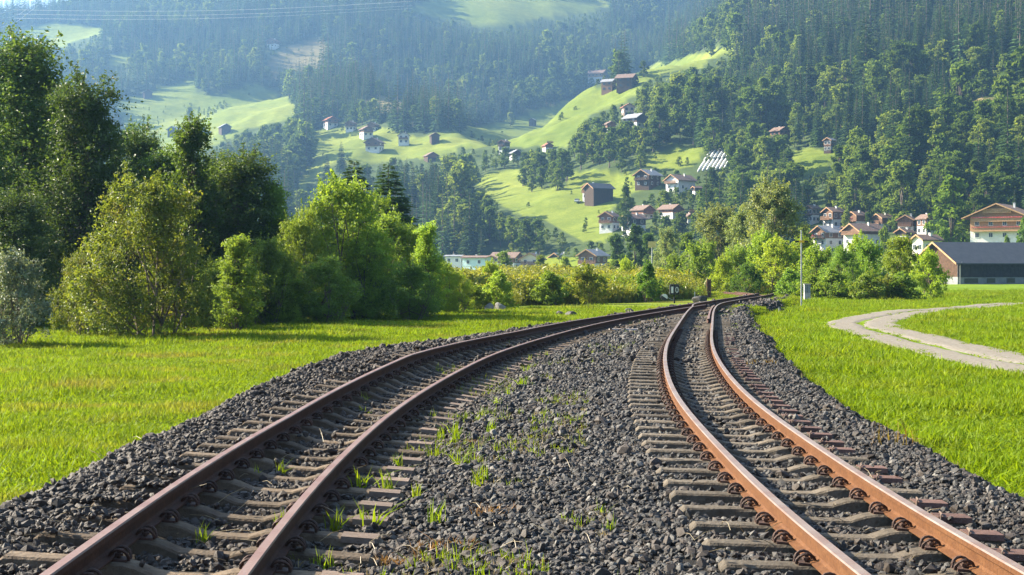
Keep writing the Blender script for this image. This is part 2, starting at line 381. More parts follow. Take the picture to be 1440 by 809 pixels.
OUTLINES = (
    [(570, 12), (620, -6), (850, -6), (858, 10), (830, 18), (760, 25), (745, 32), (700, 40), (670, 35), (640, 25), (600, 22)],
    [(20, 42), (70, 33), (146, 38), (140, 48), (110, 56), (90, 66), (55, 60)],
    [(150, 84), (176, 73), (184, 80), (170, 92), (154, 92)],
    [(163, 145), (205, 130), (272, 110), (277, 128), (300, 135), (330, 130), (360, 118), (392, 130), (418, 160), (402, 172), (360, 178), (335, 190), (300, 206), (240, 225), (190, 225), (172, 170)],
    [(905, 93), (950, 84), (1028, 64), (1034, 70), (990, 92), (930, 106), (905, 116), (893, 136), (862, 150), (832, 160), (812, 185), (797, 205), (740, 208), (690, 207), (640, 208), (600, 214), (560, 206), (560, 196), (640, 184), (700, 172), (740, 162), (800, 142), (840, 126), (880, 112)],
    [(438, 186), (480, 180), (545, 180), (590, 198), (640, 200), (640, 214), (600, 224), (560, 222), (520, 230), (475, 228), (446, 250), (425, 270), (416, 262), (440, 225)],
    [(668, 252), (700, 240), (728, 236), (740, 262), (800, 266), (800, 243), (850, 240), (885, 243), (905, 250), (930, 262), (890, 272), (868, 285), (856, 300), (868, 322), (850, 340), (822, 340), (800, 328), (772, 312), (722, 300), (692, 280)],
    [(905, 235), (960, 238), (985, 222), (1000, 205), (950, 206), (912, 222)],
    [(1108, 214), (1150, 209), (1182, 219), (1162, 236), (1120, 249)],
    [(1335, 336), (1345, 328), (1440, 334), (1480, 340), (1480, 352), (1380, 350), (1340, 346)],
)
MEADOWS = [wpoly(p) for p in OUTLINES]
ROUGH = [wpoly(p) for p in (
    [(372, 90), (400, 66), (455, 50), (465, 90), (440, 110), (395, 118), (368, 108)],
    [(1322, 158), (1370, 140), (1450, 130), (1450, 178), (1400, 182), (1340, 172)],
    [(980, 300), (1010, 285), (1060, 300), (1050, 312), (990, 312)],
    [(510, 142), (600, 140), (605, 160), (520, 165)],
)]
BROAD = [wpoly(p) for p in (
    [(1240, 330), (1240, 250), (1330, 205), (1335, 178), (1450, 172), (1450, 330)],
    [(680, 250), (735, 200), (800, 205), (830, 190), (980, 195), (985, 215), (890, 240), (800, 242), (740, 268), (690, 262)],
    [(620, 345), (700, 300), (780, 315), (830, 340), (860, 345), (860, 300), (900, 270), (1000, 290), (1040, 330), (1000, 355), (640, 365)],
    [(1000, 215), (1090, 215), (1120, 250), (1170, 250), (1240, 250), (1240, 325), (1060, 325), (985, 285)],
    [(800, 175), (870, 150), (990, 150), (1000, 205), (830, 215)],
    [(960, 62), (1080, 10), (1100, 25), (1030, 64), (985, 82), (960, 75)],
    [(735, 150), (800, 115), (832, 122), (820, 140), (750, 162)],
    [(330, 180), (400, 165), (440, 215), (410, 280), (330, 230)],
)]
YOUNG = [wpoly(p) for p in ([(960, 150), (1080, 105), (1130, 90), (1130, 130), (1080, 190), (1000, 195)], [(700, 60), (860, 40), (990, 20), (960, 60), (820, 110), (720, 110)])]
OPEN = MEADOWS + ROUGH

# ground sheet: rings round the camera, fine where the camera looks
ang = np.concatenate([np.linspace(-180, -46, 24)[:-1], np.linspace(-46, -22, 24), np.linspace(-22, 22, 340)[1:-1], np.linspace(22, 46, 24), np.linspace(46, 180, 24)[1:-1]])
rad = np.concatenate([np.linspace(.8, 5, 8)[:-1], np.exp(np.linspace(math.log(5), math.log(130), 190))[:-1], np.exp(np.linspace(math.log(130), math.log(3300), 370))])
AA, RR_ = np.meshgrid(np.radians(ang), rad)
GX = (RR_ * np.sin(AA)).ravel(); GY = (RR_ * np.cos(AA)).ravel(); GZ = hgt(GX, GY)
nc = len(ang); nr = len(rad)
i, j = np.meshgrid(np.arange(nr - 1), np.arange(nc), indexing='ij')
F = np.stack([i * nc + j, i * nc + (j + 1) % nc, (i + 1) * nc + (j + 1) % nc, (i + 1) * nc + j], -1).reshape(-1, 4)[:, ::-1]
F0 = len(GX); GX = np.append(GX, 0); GY = np.append(GY, 0); GZ = np.append(GZ, hgt(np.array([0.]), np.array([.01]))[0])
gm = np_mesh('ground', np.stack([GX, GY, GZ], 1), F, M['ground'], True)
C = np.tile(np.array([.052, .078, .024]), (len(GX), 1))                     # forest floor
for P in ROUGH: C[inpoly(P, GX, GY)] = (.145, .125, .060)
hill_meadow = np.array([.122, .172, .022])
for P in MEADOWS:
    m_ = inpoly(P, GX, GY); t = .5 + .5 * fbm(GX[m_], GY[m_], 60, 21); C[m_] = hill_meadow * (.86 + .28 * t)[:, None] + np.outer(t, [.035, .012, .006])
val = (GZ < 4.5) & (GY < 520)
t = np.clip(.5 + .6 * fbm(GX[val], GY[val], 6, 22), 0, 1)
C[val] = np.outer(1 - t, [.125, .175, .010]) + np.outer(t, [.175, .210, .015])
rightside = val & (GX > XR(np.clip(GY, 0, 130))) & (GY < 330)
t = np.clip(.5 + .6 * fbm(GX[rightside], GY[rightside], 8, 23), 0, 1)
C[rightside] = np.outer(1 - t, [.105, .175, .007]) + np.outer(t, [.140, .210, .010])
edge = val & (GY < 130) & (bed_edge(GX, GY) < .75)
C[edge] = (.115, .100, .052)
weedy = val & (GY > 92) & (GY < 420) & (GX < 9 + .02 * GY) & (GX > -40)
C[weedy] = C[weedy] * np.array([.95, .75, .9])
ca = gm.color_attributes.new('cover', 'FLOAT_COLOR', 'POINT')
ca.data.foreach_set('color', np.concatenate([C, np.ones((len(C), 1))], 1).astype(np.float32).ravel())
g = link('ground', gm); tag(g, 'green valley floor rising to the wooded mountainside', 'ground', kind='structure')

# ------------------------------------------------------------------ gravel path on the right
pc = [(18.5, 8), (13.2, 18), (10.2, 27), (10.0, 35), (10.9, 46), (13.0, 56), (16.8, 65), (20.5, 73), (24.6, 80), (29, 88)]
pt = np.linspace(0, len(pc) - 1, 160); PX = spline(range(len(pc)), [p[0] for p in pc])(pt); PY = spline(range(len(pc)), [p[1] for p in pc])(pt)
tx = np.gradient(PX); ty = np.gradient(PY); tl = np.hypot(tx, ty); NX, NY = ty / tl, -tx / tl
path = empty('gravel_path'); tag(path, 'pale gravel farm track bending through the bright green field', 'path', kind='structure')
for side, w in ((-.62, .60), (.66, .64)):
    V = []; nn = 9
    for k in range(len(PX)):
        for q in range(nn):
            o_ = side + (q / (nn - 1) * 2 - 1) * (w + .13 * float(fbm(PX[k] * 1.0, PY[k], 1.4, 40 + (q > 4))))
            x, y = PX[k] + NX[k] * o_, PY[k] + NY[k] * o_
            V.append((x, y, 0))
    V = np.array(V); V[:, 2] = hgt(V[:, 0], V[:, 1]) + .035
    V = V.reshape(len(PX), nn, 3); V[:, 0, 2] -= .05; V[:, -1, 2] -= .05; V = V.reshape(-1, 3)
    Fp = [(a * nn + b, a * nn + b + 1, (a + 1) * nn + b + 1, (a + 1) * nn + b) for a in range(len(PX) - 1) for b in range(nn - 1)]
    link('wheel_track', np_mesh('wheel_track', V, Fp, M['gravel_path'], True), path)
def on_path(x, y, w=1.18, inner=True):
    d = np.full(np.shape(x), 99.0)
    for k in range(0, len(PX), 2): d = np.minimum(d, np.hypot(x - PX[k], y - PY[k]))
    d = d + .16 * fbm(x, y, .9, 47) + .14 * fbm(x, y, 3.5, 48)
    return (d < w) & ((d > .15) if inner else True)

# ------------------------------------------------------------------ ballast bed and stones
bed = empty('ballast_bed'); tag(bed, 'bed of dark crushed stone under and between the two tracks', 'ballast', kind='structure')
by = np.concatenate([np.arange(2.0, 30, .16), np.arange(30, 60, .35), np.arange(60, 116, .8)]); bu = np.linspace(0, 1, 64)
V = np.zeros((len(by), 64, 3))
for k, y in enumerate(by):
    a = float(XL(y)) - 2.3; b = float(XR(y)) + 2.35; x = a + (b - a) * bu
    V[k, :, 0] = x; V[k, :, 1] = y; V[k, :, 2] = bed_z(x, np.full(64, y))
Fb = [(a * 64 + b, a * 64 + b + 1, (a + 1) * 64 + b + 1, (a + 1) * 64 + b) for a in range(len(by) - 1) for b in range(63)]
link('stone_bed', np_mesh('stone_bed', V.reshape(-1, 3), Fb, M['ballast_bed'], True), bed)
bm = bmesh.new(); bmesh.ops.create_icosphere(bm, subdivisions=1, radius=1.0)
ICOV = np.array([v.co[:] for v in bm.verts]); ICOF = np.array([[v.index for v in f.verts] for f in bm.faces]); bm.free()
BASES = []
for k in range(14):
    r = np.random.default_rng(100 + k); v = ICOV.copy()
    for _ in range(4):                                   # cut facets off: angular crushed stone
        d = r.normal(size=3); d /= np.linalg.norm(d); c = r.uniform(.45, .8); pr = v @ d; v = v - np.outer(np.maximum(pr - c, 0), d)
    v *= 1 + .22 * (r.random((12, 1)) - .5); v *= r.uniform([.85, .6, .42], [1.25, .95, .75]); BASES.append(v)
BASES = np.array(BASES)
def rot_mats(n, r, tilt=.6):
    a = r.uniform(0, 2 * np.pi, n); b = r.normal(0, tilt, n); c = r.normal(0, tilt, n)
    ca_, sa = np.cos(a), np.sin(a); cb_, sb = np.cos(b), np.sin(b); cc, sc_ = np.cos(c), np.sin(c)
    Z = np.zeros((n, 3, 3)); Z[:, 0, 0] = ca_; Z[:, 0, 1] = -sa; Z[:, 1, 0] = sa; Z[:, 1, 1] = ca_; Z[:, 2, 2] = 1
    Y = np.zeros((n, 3, 3)); Y[:, 0, 0] = cb_; Y[:, 0, 2] = sb; Y[:, 2, 0] = -sb; Y[:, 2, 2] = cb_; Y[:, 1, 1] = 1
    X = np.zeros((n, 3, 3)); X[:, 1, 1] = cc; X[:, 1, 2] = -sc_; X[:, 2, 1] = sc_; X[:, 2, 2] = cc; X[:, 0, 0] = 1
    return Z @ Y @ X
SP = .60
def arc_y(fx, y0, y1):
    ys = np.arange(y0, y1, .02); s = np.concatenate([[0], np.cumsum(np.hypot(np.diff(fx(ys)), np.diff(ys)))])
    return np.interp(np.arange(0, s[-1], SP), s, ys)
YSL = arc_y(XL, 5.4, 104); YSR = arc_y(XR, 5.5, 50)
def on_sleeper(fx, ys, x, y):
    """position over a sleeper: |along track| < half width and |across| < half length"""
    l = lat(fx, x, y); s = heading(fx, y); yc = y - s * (x - fx(y)) / (1 + s * s)* -1.0 if False else y + s * l / np.sqrt(1 + s * s)
    k = np.clip(np.searchsorted(ys, yc), 1, len(ys) - 1); d = np.minimum(np.abs(ys[k] - yc), np.abs(ys[k-1] - yc)) * np.sqrt(1 + s * s)
    return d, l
def rails_near(x, y):
    l = np.abs(np.abs(lat(XL, x, y)) - .41); r = np.abs(np.abs(lat(XR, x, y)) - .41); return np.minimum(l, r)
def scatter_stones(y0, y1, dens, size, seed):
    r = np.random.default_rng(seed); A = (y1 - y0) * 14.0; n = int(A * dens)
    y = r.uniform(y0, y1, n); x = r.uniform(-4.2, 9.8, n) + np.where(y > 30, (XL(y) + 1.5) * .9, 0)
    e = bed_edge(x, y); ok = (e < .50) & (r.random(n) > smooth01((e - .05) / .5) * .75) & (np.abs(x / y) < .37 + .4 / y)
    ok &= ~((y > 40) & (fbm(x, y, 3.2, 60) > .0 + (55 - y) * .03) & (np.minimum(np.abs(lat(XL, x, y)), np.abs(lat(XR, x, y))) < 1.1))
    x, y = x[ok], y[ok]; sz = size * np.exp(r.normal(0, .30, len(x)))
    dL, lL = on_sleeper(XL, YSL, x, y); dR, lR = on_sleeper(XR, YSR, x, y)
    slp = ((dL < .11 + sz * .3) & (np.abs(lL) < .94)) | ((dR < .11 + sz * .3) & (np.abs(lR) < .94) & (y < 50))
    buried = (lL < -.62) & (fbm(x, y, 1.1, 61) > .12)                           # ends of the left sleepers partly covered
    keep = (~slp | (buried & (np.abs(lL) < .95)) | (r.random(len(x)) < .012)) & (rails_near(x, y) > .035 + sz * .8)
    x, y, sz, slp = x[keep], y[keep], sz[keep], slp[keep]
    z = bed_z(x, y) + r.uniform(-.25, .55, len(x)) * sz + np.where(slp, .07, 0)
    return x, y, z, sz
parts = [scatter_stones(5.2, 14, 880, .0240, 11), scatter_stones(14, 25, 520, .028, 12), scatter_stones(25, 48, 150, .043, 13), scatter_stones(48, 100, 34, .075, 14)]
SX, SY, SZ, SS = [np.concatenate([p[k] for p in parts]) for k in range(4)]
r = np.random.default_rng(5); ns = len(SX); kb = r.integers(0, 14, ns); RM = rot_mats(ns, r)
brown = np.clip(1.0 - smooth01((lat(XL, SX, SY) - .55) / .8) * .92 + r.normal(0, .12, ns), 0, 1)
score = SS / SY * np.where((np.abs(SX / SY) < .33) & ((CAMH - SZ) / SY < .20), 1, 0)   # the stones that show largest stand alone
big = np.zeros(ns, bool); big[np.argsort(-score)[:300]] = True
small = np.nonzero(~big)[0]
Vs = np.einsum('nij,nvj->nvi', RM[small], BASES[kb[small]] * SS[small][:, None, None]) + np.stack([SX, SY, SZ], 1)[small][:, None, :]
Fs = (ICOF[None] + 12 * np.arange(len(small))[:, None, None]).reshape(-1, 3)
sm = np_mesh('crushed_stones', Vs.reshape(-1, 3), Fs, M['ballast'])
ba = sm.attributes.new('brown', 'FLOAT', 'POINT'); ba.data.foreach_set('value', np.repeat(brown[small], 12).astype(np.float32))
o = link('crushed_stones', sm, bed); o['kind'] = 'stuff'
stone_me = []
for tone in (0.0, .85):
    for k in range(14):
        me = np_mesh('stone', BASES[k], ICOF, M['ballast']); a_ = me.attributes.new('brown', 'FLOAT', 'POINT'); a_.data.foreach_set('value', np.full(12, tone, np.float32)); stone_me.append(me)
for k in np.nonzero(big)[0]:
    o = link('stone', stone_me[kb[k] + (14 if brown[k] > .5 else 0)], bed, (SX[k], SY[k], SZ[k]), Matrix(RM[k].tolist()).to_euler(), (SS[k],) * 3)

# ------------------------------------------------------------------ rails, sleepers, clips
PROF = [(-.055, -.130), (.055, -.130), (.055, -.121), (.018, -.110), (.0075, -.096), (.0075, -.046), (.014, -.040), (.030, -.034), (.030, -.008), (.024, 0.0), (-.024, 0.0), (-.030, -.008), (-.030, -.034), (-.014, -.040), (-.0075, -.046), (-.0075, -.096), (-.018, -.110), (-.055, -.121)]
def rail(name, fx, off, zf, y0, y1, mat, parent, cant=None):
    ys = np.concatenate([np.arange(y0, min(y1, 40), .22), np.arange(max(y0, 40), y1, .6), [y1]])
    h = heading(fx, ys); L = np.sqrt(1 + h * h); cx = fx(ys) + off / L; cy = ys - off * h / L; cz = zf(ys)
    n = len(PROF); V = np.zeros((len(ys), n, 3))
    for k, (u, w) in enumerate(PROF):
        V[:, k, 0] = cx + u / L; V[:, k, 1] = cy - u * h / L; V[:, k, 2] = cz + w
    Fq = np.array([(a * n + b, a * n + (b + 1) % n, (a + 1) * n + (b + 1) % n, (a + 1) * n + b) for a in range(len(ys) - 1) for b in range(n)])
    me = np_mesh(name, V.reshape(-1, 3), Fq, mat)
    hd = np.tile(np.array([1.0 if b in (8, 9, 10) else 0.0 for b in range(n)], np.float32), len(ys) - 1)
    at = me.attributes.new('head', 'FLOAT', 'FACE'); at.data.foreach_set('value', hd)
    sm_ = np.tile(np.array([b not in (0, 8, 10) for b in range(n)]), len(ys) - 1); me.polygons.foreach_set('use_smooth', np.zeros(len(Fq), bool))
    return link(name, me, parent)
main = empty('railway_track', (0, 0, 0)); tag(main, 'dark rusty railway track with weedy sleepers, on the left of the ballast', 'railway track')
side = empty('railway_track', (0, 0, 0)); tag(side, 'bright orange rusted railway track curving up to the switch, on the right', 'railway track')
rail('rail', XL, -.41, lambda y: eL(y) + cL(y) / 2, 3.5, 112, M['rail_dark'], main)
rail('rail', XL, .41, lambda y: eL(y) - cL(y) / 2, 3.5, 57.0, M['rail_dark'], main)
def XRL(y):
    w = smooth01((np.asarray(y) - 54) / 9); return XR(y) * (1 - w) + (XL(y) + .055) * w
rail('rail', XRL, -.41, lambda y: cR(y) / 2 + .001, 3.5, 63.5, M['rail_bright'], side)
rail('rail', XR, .41, lambda y: -cR(y) / 2, 3.5, 66, M['rail_bright'], side)
rail('rail', XR, .41, lambda y: eL(y), 66.02, 112, M['rail_dark'], main)
rail('check_rail', XR, .41 - .115, lambda y: -cR(y) / 2 - .004, 42, 56.5, M['rail_dark'], side)
# sleeper: concrete, waisted between the rails
def sleeper_mesh(mat, n, seed):
    r = np.random.default_rng(seed)
    xs = [-.93, -.90, -.62, -.50, -.30, -.24, -.14, 0, .14, .24, .30, .50, .62, .90, .93]
    zt = [-.030, -.004, 0, 0, 0, -.012, -.046, -.050, -.046, -.012, 0, 0, 0, -.004, -.030]
    V = []
    for x, z in zip(xs, zt):
        j = r.normal(0, .003, 4); wt = .080; wb = .118
        V += [(x, -wb + j[0], -.19), (x, -wt + j[1], z - .012), (x, -wt + .014, z), (x, wt - .014, z + j[3] * .3), (x, wt + j[2], z - .012), (x, wb, -.19)]
    n_ = len(xs); Fq = [(a * 6 + b, (a + 1) * 6 + b, (a + 1) * 6 + b + 1, a * 6 + b + 1) for a in range(n_ - 1) for b in range(5)]
    Fq += [tuple(range(5, -1, -1))[::-1], tuple((n_ - 1) * 6 + q for q in range(5, -1, -1))]
    me = bpy.data.meshes.new(n); me.from_pydata(V, [], Fq); me.materials.append(mat); me.update(); return me
SLG = [sleeper_mesh(M['sleeper_grey'], 'sleeper', k) for k in range(4)]
SLB = [sleeper_mesh(M['sleeper_brown'], 'sleeper', 10 + k) for k in range(4)]
mb = MB()
for dy in (-.028, .028):                                   # two spring loops and a bolt
    mb.tube([(.062 + .052 * math.cos(t) + .02, dy * (1.0 + .9 * math.sin(t)), .004 + .060 * math.sin(t)) for t in np.linspace(-.1, math.pi + .1, 9)], .0095, 6)
mb.tube([(.075, 0, -.01), (.075, 0, .052)], .013, 6); mb.tube([(.075, 0, .020), (.075, 0, .034)], .024, 6)
mb.box(.048, .125, -.055, .055, -.014, .006)
CLIP = mb.mesh('rail_clip', M['clip'])
capm = {}
for key in ('cap_red', 'cap_pale'):
    mb = MB(); mb.box(.70, .915, -.084, .084, -.030, .005); capm[key] = mb.mesh('end_cap', M[key])
    mb.v = [(x, y * (1.0 if z > 0 else 1.12), z) for x, y, z in mb.v]; capm[key] = mb.mesh('end_cap', M[key])
mb = MB(); mb.tube([(.70, -.088, -.05), (.705, -.086, .014), (.72, -.05, .018), (.735, .05, .018)], .006, 5); STRAP = mb.mesh('strap', M['cap_pale'])
def lay_sleepers(fx, ys, ef, cf, parent, meshes, cap, clip_to, cap_prob):
    for k, y in enumerate(ys):
        h = float(heading(fx, y)); x = float(fx(y)); c = float(cf(y)) / GAUGE
        o = link('sleeper', meshes[k % 4], parent, (x, y, float(ef(y)) - .137 + random.uniform(-.004, .003)),
                 Euler((0, math.atan(c), -math.atan(h) + random.uniform(-.012, .012)), 'XYZ'))
        if y < clip_to:
            for s in (-.41, .41):
                for q in (-1, 1):
                    link('rail_clip', CLIP, o, (s, 0, .008), (0, 0, 0 if q > 0 else math.pi), (.95, .86, .84))
            if random.random() < cap_prob:
                e_ = link('end_cap', capm[cap], o, (random.uniform(-.02, .01), 0, 0))
                if cap == 'cap_red': link('strap', STRAP, o)
lay_sleepers(XL, YSL, eL, cL, main, SLB, 'cap_pale', 32, .75)
lay_sleepers(XR, YSR, eR, cR, side, SLG, 'cap_red', 36, .85)

# ------------------------------------------------------------------ vegetation: meshes
def leaf_quads(P, Nrm, size, r, aspect=.55, droop=0.0):
    """one pointed leaf (two triangles) per point"""
    n = len(P); a = r.normal(size=(n, 3)); a[:, 2] -= droop
    a -= (a * Nrm).sum(1)[:, None] * Nrm; a /= np.linalg.norm(a, axis=1)[:, None] + 1e-9
    b = np.cross(Nrm, a); s = size * np.exp(r.normal(0, .22, n))[:, None]
    V = np.stack([P - a * s * .5, P + b * s * aspect * .5 + a * s * .06 + Nrm * s * .10, P + a * s * .5, P - b * s * aspect * .5 + a * s * .06 + Nrm * s * .10], 1)
    base = 4 * np.arange(n)[:, None]
    F = np.concatenate([base + [0, 1, 2], base + [0, 2, 3]], 1).reshape(-1, 3)
    return V.reshape(-1, 3), F
def tubes(chains, seg=5):
    V = []; F = []
    for pts, rads in chains:
        mb = MB(); mb.tube(pts, rads, seg); b = len(V); V += mb.v; F += [tuple(b + i for i in f) for f in mb.f]
    return V, F
def leafy(seed, h, w, nleaf, leaf, bush=False, top=1.0, nl=16, clump=.34, droop=.2, base=.18, stems=1, narrow=.75, fat=1.0, shoots=0):
    """broad-leaved tree or bush: returns (crown verts, crown faces, trunk verts, trunk faces)"""
    r = np.random.default_rng(seed); rw = w / 2
    def env(t):
        if bush: return np.sqrt(np.clip(1 - ((t - .30) / .72)**2, 0, 1)) * (1 - .12 * t)
        return np.clip(np.sin(np.clip((t - base) / (1 - base), 0, 1)**narrow * math.pi)**.65, 0, 1) * (1.0 - .25 * t)
    lobes = []; lo = .06 if bush else base + .06
    for k in range(nl):
        t = lo + (1.0 - lo) * ((k + r.uniform(.1, .9)) / nl)**.9
        az = k * 2.399 + r.normal(0, .4); e = env(min(t, .97)) * rw
        rl = (.30 + .16 * r.random()) * rw * (1.15 - .45 * t) * (fat if not bush else 1.1)
        d = max(e - rl * .75, 0) * r.uniform(.55, 1.12)
        lobes.append((np.array([math.cos(az) * d, math.sin(az) * d, min(t * h * top, h - rl * .5)]), rl))
    lobes.append((np.array([r.normal(0, .06) * w, r.normal(0, .06) * w, h - .16 * w]), .2 * w))
    chains = []; th = h * (.16 if bush else .62); tr = .012 * h + .012 * w
    for s in range(stems):
        ox, oy = (r.normal(0, .09 * w, 2) if stems > 1 else (0, 0)); lx, ly = r.normal(0, .05 * w, 2)
        hh = h * (r.uniform(.55, .8) if stems > 1 else .85)
        chains.append(([(ox * (1 + 1.5 * t) + lx * t + .03 * w * math.sin(3 * t + s), oy * (1 + 1.5 * t) + ly * t, -.15 + t * hh) for t in (0, .2, .4, .6, .8, 1)], [tr * (1.25 if t == 0 else 1 - .85 * t) / (stems**.5) for t in (0, .2, .4, .6, .8, 1)]))
    CP = []; CW = []
    for c, rl in lobes:
        st = chains[r.integers(0, stems)][0]; kk = max(0, min(4, int(5 * (c[2] * .62) / h))); p0 = np.array(st[kk])
        mid = (p0 + c) / 2 + np.array([0, 0, -.04 * h]) + r.normal(0, .03 * w, 3)
        chains.append(([tuple(p0), tuple(mid), tuple(c)], [tr * .38, tr * .26, tr * .12]))
        m = max(6, int(9 * (rl / (.3 * rw))**2 * (1.0)))
        for q in range(m):
            d = r.normal(size=3); d /= np.linalg.norm(d); d[2] = d[2] * .85 + .15
            pos = c + d * rl * r.uniform(.45, 1.12); pos[2] = max(pos[2], .05 * h)
            CP.append(pos); CW.append(d)
            if q % 2 == 0: chains.append(([tuple(c + d * rl * .1), tuple(pos)], [tr * .10, tr * .03]))
    CP = np.array(CP); CW = np.array(CW); k = r.integers(0, len(CP), nleaf)
    g = r.normal(size=(nleaf, 3)) * np.array([1, 1, .72]); cl = clump * (w / 5)**.5 * r.uniform(.6, 1.25, len(CP))
    P = CP[k] + g * cl[k][:, None] * .55
    P[:, 2] = np.maximum(P[:, 2], .02 * h * r.random(nleaf))
    nrm = CW[k] * .5 + r.normal(size=(nleaf, 3)) * .75 + np.array([0, 0, .55]); nrm /= np.linalg.norm(nrm, axis=1)[:, None]
    if shoots:                                                       # thin leafy twigs that break the outline
        k2 = np.nonzero(np.hypot(CP[:, 0], CP[:, 1]) / rw + CP[:, 2] / h > .75)[0]; SPs = []; SN = []
        for q in range(shoots):
            c = CP[r.choice(k2)]; d = np.array([c[0], c[1], 0]) / (np.hypot(c[0], c[1]) + .3) * r.uniform(0, .8) + [0, 0, 1] + r.normal(0, .25, 3); d /= np.linalg.norm(d)
            L = r.uniform(.06, .16) * h * (1.0 if bush else .75); m = int(r.integers(14, 26)); tt = r.random(m)**.8
            SPs.append(c + np.outer(tt * L, d) + r.normal(0, leaf * .55, (m, 3)) * (1.15 - .8 * tt)[:, None]); SN.append(r.normal(size=(m, 3)) * .8 + d * .2 + [0, 0, .35])
            if q % 2 == 0: chains.append(([tuple(c), tuple(c + d * L * .95)], [tr * .06, tr * .015]))
        SN = np.concatenate(SN); P = np.concatenate([P] + SPs); nrm = np.concatenate([nrm, SN / np.linalg.norm(SN, axis=1)[:, None]])
    V, F = leaf_quads(P, nrm, leaf, r, droop=droop)
    tv, tf = tubes(chains)
    return V, F, tv, tf
def spruce(seed, h, w, levels, per, sub=2, ragged=.25, bare=.06, twig=0, jit=.6):
    """spruce: drooping boughs in whorls, each bough a ridged spray with side sprays"""
    r = np.random.default_rng(seed); V = []; F = []
    for k in range(levels):
        t = min((k + r.uniform(-.5, .5) * jit) / levels, .985); z = h * (bare + (1 - bare) * t); L0 = w / 2 * (1 - t)**.85 * (.85 + .3 * r.random()) + .02 * w
        nb = max(4, int(per * (1 - .45 * t)))
        for q in range(nb):
            a = 2 * math.pi * (q + r.uniform(-.4, .4)) / nb + k; L = L0 * (1 - ragged * r.random()); dr = L * (.42 - .62 * t) + .04 * L
            d = np.array([math.cos(a), math.sin(a), 0]); s = np.array([-d[1], d[0], 0]); wd = L * .40 + .012 * h
            o = np.array([0, 0, z + r.uniform(-.5, .5) * h / levels * jit]) + d * .02 * w; tip = o + d * L + [0, 0, -dr]; midp = o + d * L * .55 + [0, 0, -dr * .42 + .05 * L]
            b = len(V); V += [o, midp + s * wd * .5 - [0, 0, .10 * L], tip, midp - s * wd * .5 - [0, 0, .10 * L], midp]
            F += [(b, b + 1, b + 4), (b + 4, b + 1, b + 2), (b, b + 4, b + 3), (b + 4, b + 2, b + 3)]
            for e in range(sub):
                f = r.uniform(.35, .95); pp = o + (tip - o) * f; sg = 1 if e % 2 else -1
                tp = pp + s * sg * wd * r.uniform(.7, 1.2) + d * .2 * L + [0, 0, -.16 * L]
                b = len(V); V += [pp + [0, 0, .03 * L], tp, pp - d * .16 * L - [0, 0, .13 * L]]; F.append((b, b + 1, b + 2))
            for e in range(twig):
                f = r.uniform(.2, 1.0); pp = o + (tip - o) * f + r.normal(0, .06 * L, 3); v = r.normal(size=3) * .5 + d * .8 + [0, 0, -.5]; v /= np.linalg.norm(v)
                c2 = np.cross(v, r.normal(size=3)); c2 /= np.linalg.norm(c2); ln = .05 * h * r.uniform(.5, 1.1) * (1.1 - .9 * t)
                b = len(V); V += [pp - c2 * ln * .18, pp + v * ln, pp + c2 * ln * .18]; F.append((b, b + 1, b + 2))
    tv, tf = tubes([([(0, 0, -.3), (0, 0, h * .4), (0, 0, h * .985)], [.013 * h, .009 * h, .002 * h])], 6)
    return np.array(V), np.array(F), tv, tf
def far_leafy(seed, h, w, n, leaf, nl=9):
    V, F, tv, tf = leafy(seed, h, w, n, leaf, nl=nl, clump=.30, base=.10, droop=0)
    return V, F, tv[:72], [f for f in tf if max(f) < 36]
def plant_meshes(data, mat_crown):
    V, F, tv, tf = data
    cm = np_mesh('crown', V, F, mat_crown)
    tm = bpy.data.meshes.new('trunk'); tm.from_pydata([tuple(v) for v in tv], [], tf); tm.materials.append(M['bark']); tm.update()
    return cm, tm
def joined(data, mat, trunk=True):
    """crown and trunk as one mesh, for scattering"""
    V, F, tv, tf = data; me = bpy.data.meshes.new('plant')
    fs = [tuple(f) for f in np.asarray(F).tolist()]; b = len(V); vs = [tuple(v) for v in np.asarray(V).tolist()]
    n0 = len(fs)
    if trunk: fs = fs + [tuple(b + i for i in f) for f in tf]; vs = vs + [tuple(v) for v in tv]
    me.from_pydata(vs, [], fs); me.materials.append(mat); me.materials.append(M['bark'])
    mi = np.zeros(len(fs), np.int32); mi[n0:] = 1; me.polygons.foreach_set('material_index', mi); me.update(); return me
